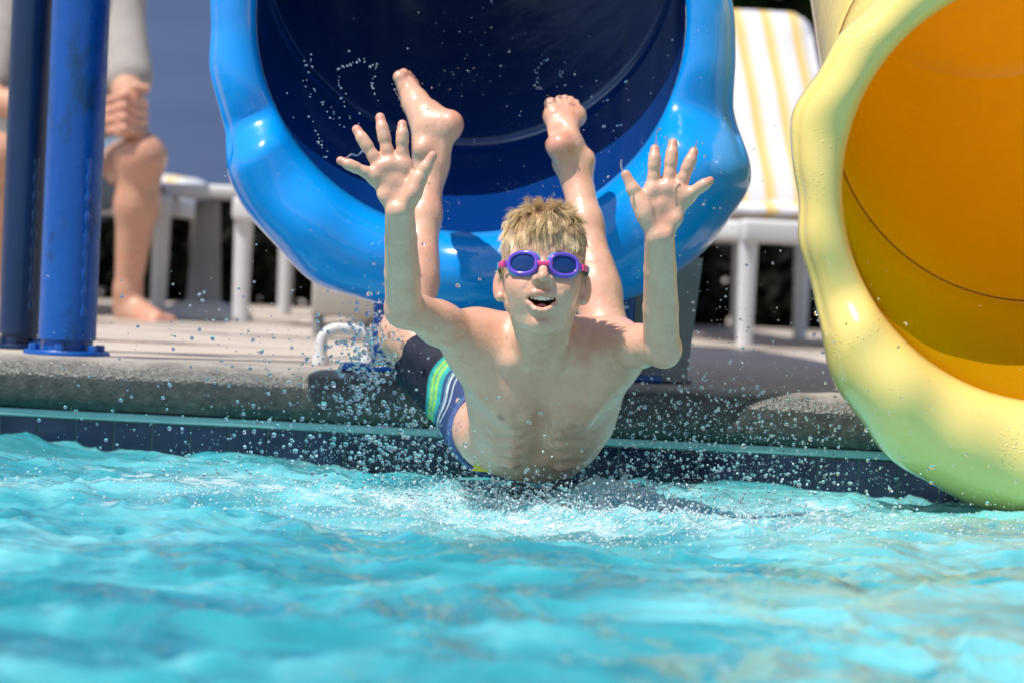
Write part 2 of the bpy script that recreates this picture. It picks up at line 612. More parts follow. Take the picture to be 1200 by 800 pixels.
# ------------------------------------------------------------------ things behind: fence, hedges
M_SCREEN = noisy("blue_screen", (0.092, 0.145, 0.29), (0.115, 0.172, 0.335), 2.2, 0.85, 0.1, 30, stretch=(0.3, 1, 3))
M_FPOST = noisy("fence_steel", (0.04, 0.05, 0.08), (0.06, 0.07, 0.10), 10, 0.5)
fy = 19.5
root = empty("windscreen_fence", (-1.5, fy, ZD), "tall plain blue windscreen fence behind the seated man and striped loungers", "fence")
v, f = [], []
xs = np.linspace(-9, 0.55, 220); zs = np.linspace(ZD + 0.04, ZD + 3.0, 40)
for i, x in enumerate(xs):
    for j, z in enumerate(zs):
        v.append((x, fy + 0.03 * math.sin(x * 2.3) * math.sin((z - ZD) * 1.05) + 0.012 * math.sin(x * 7 + z * 2), z))
for i in range(len(xs) - 1):
    for j in range(len(zs) - 1):
        f.append((i * 40 + j, (i + 1) * 40 + j, (i + 1) * 40 + j + 1, i * 40 + j + 1))
mk("fabric_panel", v, f, M_SCREEN, root)
for x in (-9, -6.6, -4.2, -1.8, 0.58):
    b = MB(); b.tube([(x, fy + 0.10, ZD - 0.02), (x, fy + 0.10, ZD + 3.1)], 0.03, 12); b.build("post", M_FPOST, root)
b = MB(); b.tube([(-9, fy + 0.08, ZD + 3.02), (0.6, fy + 0.08, ZD + 3.02)], 0.025, 10); b.build("rail", M_FPOST, root)


def leafmat(name, c0, c1):
    m_ = mat(name, c0, 0.8, Specular_IOR_Level=0.15)
    g = NG(m_)
    oi = g.n("ShaderNodeAttribute", attribute_name="col")
    g.col(oi.outputs["Color"])
    m_.node_tree.nodes["Principled BSDF"].inputs["Transmission Weight"].default_value = 0.0
    m_["c"] = (c0, c1)
    return m_


def leaves(name, boxes, n, size, c0, c1, parent, m_):
    """leaf faces spread through the volume of rounded clumps"""
    rng = np.random.default_rng(len(name) * 7 + n)
    tot = sum(b[1][0] * b[1][1] * b[1][2] for b in boxes)
    VV, QQ, CC = [], [], []
    base = 0
    for c, r in boxes:
        k = max(30, int(n * r[0] * r[1] * r[2] / tot))
        d = rng.normal(size=(k, 3)); d /= np.linalg.norm(d, axis=1, keepdims=True)
        rad = rng.uniform(0.35, 1.0, (k, 1)) ** 0.45 * (1 + 0.16 * np.sin(d[:, :1] * 7 + d[:, 1:2] * 5))
        P = np.array(c) + d * rad * np.array(r)
        a = rng.normal(size=(k, 3)); a /= np.linalg.norm(a, axis=1, keepdims=True)
        b_ = np.cross(a, rng.normal(size=(k, 3))); b_ /= np.linalg.norm(b_, axis=1, keepdims=True)
        s = size * rng.uniform(0.6, 1.4, (k, 1))
        quad = np.stack([P - a * s, P + b_ * s * 0.45, P + a * s, P - b_ * s * 0.45], 1)
        VV.append(quad.reshape(-1, 3)); QQ.append(np.arange(k * 4).reshape(k, 4) + base); base += 4 * k
        t = rng.uniform(0, 1, (k, 1)) ** 1.5
        CC.append(np.repeat(np.array(c0) * (1 - t) + np.array(c1) * t, 4, axis=0))
    return mk(name, np.concatenate(VV), np.concatenate(QQ), m_, parent, smooth=False, cols=np.concatenate(CC))


M_LEAF = leafmat("leaf", (0.02, 0.04, 0.015), (0.05, 0.1, 0.03))
M_TWIG = noisy("twig", (0.05, 0.035, 0.025), (0.08, 0.06, 0.04), 20, 0.8)


def hedge(x0, x1, y, h, dep, label, c0, c1, n, size, seed):
    rng = np.random.default_rng(seed)
    root = empty("hedge", ((x0 + x1) / 2, y, ZD), label, "hedge")
    boxes = []
    x = x0
    while x < x1:
        w = rng.uniform(0.35, 0.6) * min(1, h)
        boxes.append(((x, y + rng.uniform(-.06, .06), ZD + h * rng.uniform(0.44, 0.52)), (w, dep, h * rng.uniform(0.5, 0.6))))
        x += w * 0.9
    leaves("foliage", boxes, n, size, c0, c1, root, M_LEAF)
    x = x0
    while x < x1:
        b = MB()
        for k in range(3):
            p = np.array((x + rng.uniform(-.1, .1), y, ZD - 0.02))
            b.tube([p, p + (rng.uniform(-.1, .1), rng.uniform(-.1, .1), h * 0.4), p + (rng.uniform(-.2, .2), rng.uniform(-.15, .15), h * 0.85)], [0.02, 0.014, 0.005], 6)
        x += 0.5
        b.build("stem", M_TWIG, root)


hedge(-5.5, 4.5, 17.4, 0.37, 0.35, "low dark clipped hedge running along the deck behind the loungers", (0.004, 0.005, 0.003), (0.012, 0.015, 0.008), 34000, 0.045, 3)
for i, (x, y, h, rr) in enumerate(((1.12, 20.6, 3.4, 0.62), (3.1, 21.6, 4.0, 1.2), (4.9, 21.0, 3.6, 1.1))):
    lab = ["dark green bushy tree showing between the two slides above the lounger", "dark leafy tree behind the yellow slide mouth", "dark leafy tree farthest along behind the yellow slide"][i]
    root = empty("leafy_tree", (x, y, ZD), lab, "tree", "trees behind the deck")
    b = MB(); b.tube([(x, y, ZD - 0.05), (x + .04, y, ZD + h * .3), (x - .03, y + .05, ZD + h * .75)], [0.11, 0.085, 0.03], 10)
    for k in range(7):
        a = k * 0.9
        b.tube([(x, y, ZD + h * (.25 + .07 * k)), (x + math.cos(a) * rr * .4, y + math.sin(a) * rr * .4, ZD + h * (.36 + .07 * k)), (x + math.cos(a) * rr * .75, y + math.sin(a) * rr * .75, ZD + h * (.44 + .07 * k))], [0.04, 0.025, 0.008], 6)
    b.build("trunk", M_TWIG, root)
    rng = np.random.default_rng(50 + i)
    bx = []
    for k in range(26):
        a = rng.uniform(0, 6.28); q = rng.uniform(0.1, 0.95) * rr
        bx.append(((x + math.cos(a) * q, y + math.sin(a) * q, ZD + h * (rng.uniform(.14, .60) if k % 2 else rng.uniform(.14, .95))), np.array((.42, .42, .36)) * rng.uniform(.7, 1.3)))
    leaves("crown", bx, 24000, 0.055, (0.008, 0.022, 0.008), (0.035, 0.075, 0.02), root, M_LEAF)
# ------------------------------------------------------------------ slides
def fibreglass(name, base, trans, tw, rough=0.16, seamnoise=0.06):
    m_ = mat(name, base, rough)
    g = NG(m_)
    n1 = g.noise(2.3, 4)
    dark = tuple(c * 0.86 for c in base)
    c = g.ramp(n1, [(0.3, dark), (0.7, base)])
    g.col(c)
    g.b.inputs["Coat Weight"].default_value = 0.5
    g.b.inputs["Coat Roughness"].default_value = 0.06
    g.rgh(g.ramp(g.noise(18, 4), [(0.3, rough * 0.8), (0.7, rough * 1.6)]))
    b1 = g.bump(g.noise(7, 3), 0.10, 0.02)
    # beads and runs of water on the gel coat
    vo = g.n("ShaderNodeTexVoronoi"); vo.inputs["Scale"].default_value = 130; g.l(g.pos(), vo.inputs["Vector"])
    drop = g.ramp(vo.outputs["Distance"], [(0.10, 1.0), (0.26, 0.0)])
    mask = g.ramp(g.noise(9, 3), [(0.52, 0.0), (0.62, 1.0)])
    dm = g.mix(1.0, drop, mask, 'MULTIPLY')
    g.nor(g.bump(dm, 0.5, 0.003, b1))
    if tw > 0:
        tr = g.n("ShaderNodeBsdfTranslucent"); tr.inputs["Color"].default_value = (*trans, 1)
        mx = g.n("ShaderNodeMixShader"); mx.inputs[0].default_value = tw
        out = g.nt.nodes["Material Output"]
        g.l(g.b.outputs[0], mx.inputs[1]); g.l(tr.outputs[0], mx.inputs[2]); g.l(mx.outputs[0], out.inputs[0])
    return m_


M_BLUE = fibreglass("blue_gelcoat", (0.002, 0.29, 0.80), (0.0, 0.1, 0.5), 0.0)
M_BLUEIN = fibreglass("blue_tube_gelcoat_shaded", (0.002, 0.036, 0.19), (0.0, 0.05, 0.3), 0.03, 0.10)  # darker copy of the lip's blue, shade inside the tube put into its colour
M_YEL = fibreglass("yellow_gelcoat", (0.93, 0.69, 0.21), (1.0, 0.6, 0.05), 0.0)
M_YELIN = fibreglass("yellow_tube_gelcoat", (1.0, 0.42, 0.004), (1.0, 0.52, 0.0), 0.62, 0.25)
# tube shell: glow of light passing through put into the orange inside, pale yellow outside
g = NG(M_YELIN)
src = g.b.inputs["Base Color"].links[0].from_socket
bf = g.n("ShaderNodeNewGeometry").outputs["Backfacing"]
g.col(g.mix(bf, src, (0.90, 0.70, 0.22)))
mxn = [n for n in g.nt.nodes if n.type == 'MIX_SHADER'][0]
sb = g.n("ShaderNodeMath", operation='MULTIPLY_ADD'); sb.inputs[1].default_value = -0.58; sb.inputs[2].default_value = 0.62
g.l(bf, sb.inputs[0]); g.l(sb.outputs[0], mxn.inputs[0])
M_BPOST = mat("blue_paint", (0.004, 0.10, 0.42), 0.28)
g = NG(M_BPOST)
dark_blotch = g.ramp(g.noise(11, 6, 0.7, stretch=(1, 1, 0.5)), [(0.56, 0.0), (0.66, 1.0)])  # darker blue blotches spread at random through the paint
g.col(g.mix(dark_blotch, g.ramp(g.noise(5, 5, stretch=(1, 1, .3)), [(0.3, (0.003, 0.055, 0.27)), (0.7, (0.004, 0.10, 0.42))]), (0.006, 0.05, 0.16)))
g.rgh(g.ramp(g.noise(30, 4), [(0.3, 0.2), (0.7, 0.45)]))
g.nor(g.bump(g.noise(40, 4), 0.12, 0.01))


def interp_deg(table, deg):
    t = sorted([(a % 360, r) for a, r in table])
    a = np.array([q[0] for q in t]); r = np.array([q[1] for q in t])
    a = np.concatenate([a - 360, a, a + 360]); r = np.concatenate([r, r, r])
    return np.interp(deg % 360, a, r)


def slide(name, cx, cy, Rp, d, outer, prot, slope, label, m_lip, m_in, wob, seam_s, m_seam, curve):
    s = d / F
    C = W(cx, cy, d)
    root = empty("water_slide", (C[0], C[1], ZD), label, "water slide", "tube slides ending at the pool")
    NP = 360
    # lip: sections round the mouth
    v, f = [], []
    NT = 25
    ks = None
    for i in range(NP):
        ph = 360.0 * i / NP
        # soften the tables a little
        Ro = np.mean([interp_deg(outer, ph + q) for q in (-3, -1.5, 0, 1.5, 3)])
        p = np.mean([interp_deg(prot, ph + q) for q in (-3, -1.5, 0, 1.5, 3)])
        p *= 1 + 0.07 * math.sin(R(ph) * 9 + wob) + .03 * math.sin(R(ph) * 19)
        Ro += wob * (math.sin(R(ph) * 9 + 1) + 0.7 * math.sin(R(ph) * 15 + 2) + .5 * math.sin(R(ph) * 23))
        w_ = Ro - Rp
        th = 0.055 + 0.35 * p
        sec = []
        for k in range(NT):
            t = math.pi * k / (NT - 1)
            u = k / (NT - 1)
            dent = 0.010 * math.exp(-((u - .80) / .05) ** 2) * (1 if p < .075 else .25)
            sec.append((Rp + w_ * (1 - math.cos(t)) / 2, -p * math.sin(t) ** 0.9 + 0.02 * u + dent))
        sec += [(Ro - 2, 0.035), (Ro - 5, 0.045), (Ro - 9, 0.047), (Ro - 12, 0.040), (Ro - min(w_ * .55, 45), 0.045), (Rp + 12, 0.05)]
        for r, o_ in sec:
            P = W(cx + r * math.cos(R(ph)), cy - r * math.sin(R(ph)), d)
            P = C + (P - C) + np.array([0, o_, 0])
            v.append(P)
        ns = len(sec)
    for i in range(NP):
        for j in range(ns - 1):
            a, b = i * ns + j, ((i + 1) % NP) * ns + j
            f.append((a, a + 1, b + 1, b))
    mk("lip", v, f, m_lip, root)
    # tube: sheared rings climbing away from the pool
    def centre(q):
        return C + np.array([curve[0] * q + curve[1] * q * q, q, slope * q + curve[2] * q * q])
    qs = np.concatenate([np.linspace(0.018, seam_s - .03, 8), seam_s + np.array([-0.012, -0.006, 0.0, 0.006, 0.012]), np.linspace(seam_s + .05, 1.2, 14), [1.215, 1.222, 1.229], np.linspace(1.3, 3.6, 24)])
    rr = np.full(len(qs), Rp * s)
    for i, q in enumerate(qs):
        if abs(q - seam_s) < 0.009 or abs(q - 1.222) < 0.005: rr[i] -= 0.002
    NS = 96
    c0 = centre(0.0)
    def rings(extra):
        vv = []
        for q, r in zip(qs, rr):
            c = C + (centre(q) - c0) * (q / (q + .0)) - (centre(0.018) - c0)
            c[1] = C[1] + q
            # keep the first ring on the mouth circle
            for k in range(NS):
                a = 2 * math.pi * k / NS
                vv.append(c + rt * (r + extra) * math.cos(a) + up * (r + extra) * math.sin(a))
        return vv
    def skin(vv, inward):
        ff = []
        for i in range(len(qs) - 1):
            for k in range(NS):
                a, b, c, e = i * NS + k, i * NS + (k + 1) % NS, (i + 1) * NS + (k + 1) % NS, (i + 1) * NS + k
                ff.append((a, b, c, e) if not inward else (a, e, c, b))
        return ff
    vi = rings(0.0)
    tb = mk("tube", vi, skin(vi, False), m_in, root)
    # flange ring clamping the tube sections (outside)
    for q in ():
        b = MB()
        c = C + (centre(q) - c0); c[1] = C[1] + q
        for r0, r1, y0, y1 in ((Rp * s + 0.002, Rp * s + 0.045, -.012, .012),):
            vv, ff = [], []
            for (r, y) in ((r0, y0), (r1, y0), (r1, y1), (r0, y1)):
                for k in range(NS):
                    a = 2 * math.pi * k / NS
                    vv.append(c + rt * r * math.cos(a) + up * r * math.sin(a) + np.array([0, y, 0]))
            for j in range(3):
                for k in range(NS):
                    ff.append((j * NS + k, j * NS + (k + 1) % NS, (j + 1) * NS + (k + 1) % NS, (j + 1) * NS + k))
            b.add(vv, ff)
        b.build("joint_flange", m_lip, root)
    # thin bead of sealant showing inside at the joint
    b = MB()
    c = C + (centre(seam_s) - c0); c[1] = C[1] + seam_s
    b.tube([c + rt * (Rp * s - 0.0022) * math.cos(a) + up * (Rp * s - 0.0022) * math.sin(a) for a in np.linspace(0, 2 * math.pi, 97)[:-1]], 0.0016, 8, closed=True)
    b.build("seam", m_seam, root)
    return root, C


UP_, LO_ = 0.042, 0.105
blue_outer = [(176, 308), (193, 312), (203, 317), (207.5, 317), (210.5, 336), (219, 350), (229, 356), (241, 359), (253, 353), (276, 350), (293, 372), (300, 384), (308, 387), (321, 385), (328.6, 384), (332, 372), (335, 352), (338, 334), (345, 322), (353, 313), (364, 303), (30, 303), (90, 305), (150, 306)]
blue_prot = [(176, .050), (200, .050), (203, .045), (207, .035), (211, .10), (225, LO_), (300, .115), (325, .115), (331, .11), (335, .035), (340, .032), (346, UP_), (0, .04), (90, UP_)]
M_SEAMB = mat("blue_seam", (0.003, 0.05, 0.24), 0.4)
M_SEAMY = mat("amber_seam", (0.22, 0.07, 0.003), 0.5)
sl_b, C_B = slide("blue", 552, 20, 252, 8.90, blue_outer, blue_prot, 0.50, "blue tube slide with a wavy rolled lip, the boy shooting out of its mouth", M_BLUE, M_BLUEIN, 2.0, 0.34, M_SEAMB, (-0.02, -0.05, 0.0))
yel_outer = [(126, 305), (135, 306), (145.6, 311), (159.5, 313), (165, 317), (171, 311), (179, 305), (194, 303), (207, 308), (212, 318), (217, 336), (221.4, 347), (232, 359), (243, 369), (250.5, 378), (258, 385), (264.7, 392), (280, 392), (300, 385), (325, 372), (332, 350), (338, 318), (0, 305), (60, 303)]
yel_prot = [(90, .045), (150, .055), (180, .06), (200, .05), (208, .055), (214, .10), (225, .115), (320, .115), (332, .06), (0, .045)]
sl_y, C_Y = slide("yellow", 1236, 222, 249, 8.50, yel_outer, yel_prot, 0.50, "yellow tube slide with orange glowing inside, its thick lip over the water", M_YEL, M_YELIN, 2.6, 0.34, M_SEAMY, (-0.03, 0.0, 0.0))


def post_under(root, px, py_top, py_base, d, r, name="support_post", plate=0.075):
    A = W(px, py_base, d); A[2] = ZD
    T = W(px, py_top, d)
    b = MB(); b.tube([(A[0], A[1], ZD + 0.004), (A[0], A[1], T[2])], r, 24)
    p = b.build(name, M_BPOST, root)
    b = MB(); b.box((A[0] - plate, A[1] - plate, ZD + 0.002), (A[0] + plate, A[1] + plate, ZD + 0.014), 0.003); b.build("base_plate", M_BPOST, p)


post_under(sl_b, 446, 340, 441, 9.12, 0.019)
post_under(sl_b, 729, 340, 441, 9.16, 0.019)
# slide pedestal in grey under the blue tube
M_GREY = noisy("grey_paint", (0.24, 0.24, 0.26), (0.32, 0.32, 0.34), 9, 0.5)
A = W(772, 448, 9.22); T = W(772, 300, 9.22)
ped = empty("slide_pedestal", (A[0], A[1], ZD), "grey tapered pedestal on the deck between blue slide and diving boy's elbow", "pedestal")
b = MB()
for k, (z, w) in enumerate(((ZD, 0.062), (T[2] + 0.08, 0.05))): pass
b.add([(A[0] - .075, A[1] - .05, ZD + .002), (A[0] + .050, A[1] - .05, ZD + .002), (A[0] + .050, A[1] + .06, ZD + .002), (A[0] - .075, A[1] + .06, ZD + .002),
       (A[0] - .055, A[1] - .04, T[2]), (A[0] + .072, A[1] - .04, T[2]), (A[0] + .072, A[1] + .05, T[2]), (A[0] - .055, A[1] + .05, T[2])],
      [(0, 1, 5, 4), (1, 2, 6, 5), (2, 3, 7, 6), (3, 0, 4, 7), (4, 5, 6, 7), (3, 2, 1, 0)])
b.build("column", M_GREY, ped, smooth=False)
b = MB(); b.box((A[0] - .085, A[1] - .06, ZD + .0025), (A[0] + .06, A[1] + .07, ZD + 0.012), 0.003); b.build("foot_plate", M_GREY, ped)

# the two tall blue posts
M_BPOST_SHADE = noisy("shaded_blue_paint", (0.002, 0.014, 0.055), (0.003, 0.028, 0.11), 6, 0.3, stretch=(1, 1, .3))  # darker copy of the blue paint, the back post's shade put into its colour


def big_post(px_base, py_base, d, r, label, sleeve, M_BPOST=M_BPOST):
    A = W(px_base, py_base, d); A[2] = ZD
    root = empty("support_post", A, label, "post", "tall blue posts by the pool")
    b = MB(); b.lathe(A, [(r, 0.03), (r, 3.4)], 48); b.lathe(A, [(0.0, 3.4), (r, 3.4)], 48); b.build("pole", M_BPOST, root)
    b = MB(); b.lathe(A, [(r * 0.90, 0.008), (r * 0.90, sleeve), (r * 1.005, sleeve + 0.003), (r * 1.005, sleeve + 0.012)], 48); b.build("sleeve", M_BPOST, root)
    b = MB(); b.lathe(A, [(0, 0.010), (r * 1.45, 0.010), (r * 1.5, 0.006), (r * 1.5, 0.0015)], 48)
    for k in range(6):
        a = k * 1.047 + .4
        b.lathe(A + np.array([math.cos(a) * r * 1.2, math.sin(a) * r * 1.2, 0.010]), [(0, 0.012), (0.008, 0.012), (0.0095, 0.009), (0.0095, 0)], 6)
    b.build("base_plate", M_BPOST, root)
    b = MB()
    p0 = A + np.array([r * 0.93 * math.cos(-0.95), r * 0.93 * math.sin(-0.95), 0])
    pts = [p0 + np.array([0.0012 * math.sin(k * 1.7), 0, 0.075 + k * 0.012]) for k in range(26)]
    b.tube(pts, [0.006 + 0.0016 * math.sin(k * 2.1) for k in range(26)], 8); b.build("weld_seam", M_BPOST, root)
    return root


big_post(78, 414, 9.28, 0.055, "bright blue round post in front, bolted to the pool edge by a round plate", 0.06)
big_post(22, 404, 9.62, 0.041, "slimmer blue post coloured as in shade, standing just behind the bright blue one", 0.05, M_BPOST_SHADE)
# ------------------------------------------------------------------ deck furniture
M_RESIN = noisy("white_resin", (0.58, 0.59, 0.61), (0.70, 0.70, 0.70), 6, 0.4)
M_CUSH = mat("striped_cushion", (0.8, 0.8, 0.8), 0.85)
g = NG(M_CUSH)
tc = g.n("ShaderNodeTexCoord")
sx = g.n("ShaderNodeSeparateXYZ"); g.l(tc.outputs["Object"], sx.inputs[0])
ma = g.n("ShaderNodeMath", operation='MULTIPLY'); ma.inputs[1].default_value = 1 / 0.092; g.l(sx.outputs[0], ma.inputs[0])
fr = g.n("ShaderNodeMath", operation='FRACT'); g.l(ma.outputs[0], fr.inputs[0])
cc = g.ramp(fr.outputs[0], [(0.0, (0.66, 0.66, 0.70)), (0.54, (0.66, 0.66, 0.70)), (0.60, (0.72, 0.50, 0.16)), (0.74, (0.72, 0.48, 0.14)), (0.80, (0.72, 0.56, 0.28)), (0.96, (0.70, 0.60, 0.40))])
g.col(cc)
g.nor(g.bump(g.noise(300, 2), 0.15, 0.002))


def chaise(px, py, d, rz, label, back=65, name="sun_lounger", Wd=0.60):
    """local frame: x across, y from the foot end back, z up; origin at the foot end's near-left leg"""
    A = W(px, py, d); A[2] = ZD
    root = empty(name, A, label, "sun lounger", "loungers lined up on the deck", rz)
    L, H = 1.22, 0.345
    b = MB()
    for x in (0.0, Wd): b.box((x - .028, -.02, H - .055), (x + .028, L + .62, H), 0.012)
    b.box((-.028, -.045, H - .06), (Wd + .028, .02, H + .004), 0.012)
    b.box((0, L - .03, H - .05), (Wd, L + .03, H - .006), 0.01)
    b.box((0, L + .58, H - .05), (Wd, L + .63, H - .006), 0.01)
    for k in range(9): b.box((0.02, 0.08 + k * .125, H - .03), (Wd - .02, 0.14 + k * .125, H - .012), 0.004)
    b.build("frame", M_RESIN, root, local=True)
    for x in (0.0, Wd):
        for y in (0.0, L + .45):
            b = MB(); b.tube([(x, y, H - .04), (x, y, 0.002)], [0.027, 0.022], 14); b.build("leg", M_RESIN, root, local=True)
    def slab(length, y0, z0, ang, nm):
        v, f = [], []
        nx, ny = 25, 40
        ca, sa = math.cos(R(ang)), math.sin(R(ang))
        for side in (0, 1):
            for i in range(nx):
                for j in range(ny):
                    x = i / (nx - 1); y = j / (ny - 1)
                    edge = min(1, 6 * min(x, 1 - x, y * length / Wd, (1 - y) * length / Wd) + .0001) ** .5
                    t = 0.025 + (0.026 * edge if side else -0.024 * edge)
                    t += 0.004 * math.sin(y * 14) * (1 if side else 0)
                    rc = 0.05
                    yy = y * length
                    xx = x * Wd
                    # rounded corners at the far end
                    if y > .9:
                        xx = Wd / 2 + (x - .5) * Wd * (1 - 0.16 * ((y - .9) / .1) ** 3)
                    v.append((xx, y0 + yy * ca - t * sa, z0 + yy * sa + t * ca))
        n = nx * ny
        for i in range(nx - 1):
            for j in range(ny - 1):
                a = i * ny + j
                f.append((a, a + 1, a + ny + 1, a + ny))
                f.append((n + a, n + a + ny, n + a + ny + 1, n + a + 1))
        for i in range(nx - 1):
            for j in (0, ny - 1):
                a = i * ny + j
                f.append((a, a + ny, n + a + ny, n + a) if j == 0 else (a, n + a, n + a + ny, a + ny))
        for j in range(ny - 1):
            for i in (0, nx - 1):
                a = i * ny + j
                f.append((a, n + a, n + a + 1, a + 1) if i == 0 else (a, a + 1, n + a + 1, n + a))
        mk(nm, v, f, M_CUSH, root, local=True)
    slab(L - .02, 0.01, H + .006, 0, "seat_cushion")
    slab(0.80, L + .03, H + .02, back, "back_cushion")
    ca, sa = math.cos(R(back)), math.sin(R(back))
    b = MB()
    for x in (.04, Wd - .04): b.tube([(x, L + .03, H), (x, L + .03 + .78 * ca, H + .78 * sa)], 0.018, 10)
    b.tube([(.04, L + .03 + .76 * ca, H + .76 * sa), (Wd - .04, L + .03 + .76 * ca, H + .76 * sa)], 0.018, 10)
    b.build("back_frame", M_RESIN, root, local=True)
    return root


chaise(872, 404, 13.4, R(14), "striped lounger with its back raised high, between blue and yellow slides", 52, Wd=0.68)
chaise(281, 379, 13.5, R(-8), "striped lounger lying flat under the blue slide's lower edge", 1)
chaise(-62, 366, 13.9, R(0), "striped lounger the man in grey sits on, behind the blue posts", 1)
chaise(640, 396, 15.2, R(4), "striped lounger mostly hidden behind the blue slide and the boy", 5)

chaise(333, 368, 15.4, R(-4), "striped lounger in the row behind, one white leg seen before the dark hedge", 2)

# small white table between the loungers
A = W(238, 372, 14.1); A[2] = ZD
root = empty("side_table", A, "low white side table between the man's lounger and the flat lounger", "side table")
b = MB(); b.box((A[0] - .125, A[1] - .16, ZD + .345), (A[0] + .125, A[1] + .16, ZD + .385), 0.012); b.build("table_top", M_RESIN, root)
b = MB(); b.tube([(A[0], A[1], ZD + .05), (A[0], A[1], ZD + .34)], [0.05, 0.035], 20); b.build("pedestal", M_GREY, root)
b = MB(); b.lathe((A[0], A[1], ZD), [(0, .05), (.05, .05), (.13, .025), (.15, .002)], 28); b.build("base", M_RESIN, root)

# low white pipe hoop at the pool edge
A = W(370, 443, 9.33); A[2] = ZD; B = W(436, 443, 9.33); B[2] = ZD
root = empty("pipe_hoop", A, "low white plastic pipe hoop on the deck edge beside the blue post foot", "pipe hoop")
h = 0.072
pts = [A + np.array([.008, 0, 0.003]), A + np.array([.008, 0, h - .03])]
for k in range(1, 7):
    a = R(180 - k * 15); pts.append(A + np.array([.038 + .03 * math.cos(a), 0, h - .03 + .03 * math.sin(a)]))
Bx = B[0] - A[0]
for k in range(0, 7):
    a = R(90 - k * 15); pts.append(A + np.array([Bx - .038 + .03 * math.cos(a), 0.01, h - .03 + .03 * math.sin(a)]))
pts.append(A + np.array([Bx - .008, 0.01, 0.003]))
b = MB(); b.tube(pts, 0.0115, 14, upv=(0, 1, 0)); b.build("pipe", M_RESIN, root)
for q in (A + np.array([.008, 0, 0]), A + np.array([Bx - .008, .01, 0])):
    b = MB(); b.lathe(q, [(0.012, 0.02), (0.016, 0.02), (0.017, 0.016), (0.017, 0.002)], 18); b.build("foot_collar", M_RESIN, root)

# beige storage box behind the hoop
M_BEIGE = noisy("beige_plastic", (0.40, 0.37, 0.33), (0.46, 0.43, 0.38), 6, 0.5)
A = W(412, 392, 12.2); A[2] = ZD
root = empty("deck_box", A, "small beige deck box on short legs seen below the blue slide", "deck box")
z0 = ZD + 0.052
b = MB(); b.box((A[0] - .10, A[1] - .08, z0), (A[0] + .13, A[1] + .10, z0 + .10), 0.008); b.build("box_body", M_BEIGE, root)
b = MB(); b.box((A[0] - .105, A[1] - .085, z0 + .102), (A[0] + .135, A[1] + .105, z0 + .12), 0.006); b.build("lid", M_BEIGE, root)
for x in (A[0] - .085, A[0] + .115):
    for y in (A[1] - .06, A[1] + .08):
        b = MB(); b.tube([(x, y, z0 + .01), (x, y, ZD + .002)], 0.012, 10); b.build("leg", M_GREY, root)
# ------------------------------------------------------------------ people
def skinmat(name):
    m_ = mat(name, (0.6, 0.4, 0.3), 0.46)
    g = NG(m_)
    at = g.n("ShaderNodeAttribute", attribute_name="col")
    c = g.mix(g.ramp(g.noise(17, 6, 0.65), [(0.36, 0.0), (0.70, 0.60)]), at.outputs["Color"], (0.60, 0.25, 0.16))
    c = g.mix(g.ramp(g.noise(70, 5), [(0.4, 0.0), (0.7, 0.25)]), c, (0.76, 0.50, 0.36))
    c = g.mix(g.ramp(g.noise(420, 2), [(0.62, 0.0), (0.72, 0.25)]), c, (0.40, 0.21, 0.14))
    g.col(c)
    g.b.inputs["Subsurface Weight"].default_value = 0.06
    g.b.inputs["Subsurface Radius"].default_value = (1.0, 0.35, 0.18)
    g.b.inputs["Subsurface Scale"].default_value = 0.006
    g.b.inputs["Coat Weight"].default_value = 0.22
    g.b.inputs["Coat Roughness"].default_value = 0.15
    vo = g.n("ShaderNodeTexVoronoi"); vo.inputs["Scale"].default_value = 300; g.l(g.pos(), vo.inputs["Vector"])
    drop = g.ramp(vo.outputs["Distance"], [(0.12, 1.0), (0.30, 0.0)])
    mask = g.ramp(g.noise(26, 3), [(0.50, 0.0), (0.60, 1.0)])
    dm = g.mix(1.0, drop, mask, 'MULTIPLY')
    b1 = g.bump(g.noise(420, 3), 0.25, 0.0015, g.bump(g.noise(150, 4), 0.22, 0.003, g.bump(g.noise(42, 4, stretch=(1.6, 1.6, .35)), 0.22, 0.006)))
    g.nor(g.bump(dm, 0.6, 0.0010, b1))
    g.rgh(g.ramp(g.noise(30, 4), [(0.35, 0.26), (0.7, 0.56)]))
    return m_


M_SKIN = skinmat("skin")
BASE = np.array((0.74, 0.405, 0.275))
PINK = np.array((0.66, 0.27, 0.19))


def paint(V, base, spots):
    """spots: (centre, radius, colour, strength) natural colour of the skin itself"""
    C = np.tile(np.array(base, float), (len(V), 1))
    for c, r, colr, st in spots:
        d = np.linalg.norm(V - np.array(c), axis=1)
        w = (st * (1 - sstep(0.35, 1.0, d / r)))[:, None]
        C = C * (1 - w) + np.array(colr) * w
    return C


body = SDF()
spots = []
creases = []
S = 7.9 / F
HC = W(636, 323, 7.93)           # head frame origin: between the eyes, at the ears' depth


HP = R(12)                        # chin lifted
RH = np.array([[1, 0, 0], [0, math.cos(HP), math.sin(HP)], [0, -math.sin(HP), math.cos(HP)]])


def H(x, y, z): return HC + RH @ np.array([x, y, z])


# --- torso
nrm = np.array([0.02, -0.80, -0.60])
sec = [((639, 408, 8.07), .058, .80), ((638, 436, 8.11), .100, .62), ((636, 466, 8.17), .103, .68), ((634, 494, 8.23), .101, .70), ((624, 512, 8.30), .096, .66), ((610, 506, 8.42), .099, .66), ((613, 492, 8.52), .103, .75)]
for i in range(len(sec) - 1):
    a, ra, s0 = sec[i]; b, rb, s1 = sec[i + 1]
    nn = nrm if i < 3 else np.array([0.0, -0.25, -0.97])
    body.cone(W(*a), W(*b), ra, rb, 0.045, nn, (s0 + s1) / 2)
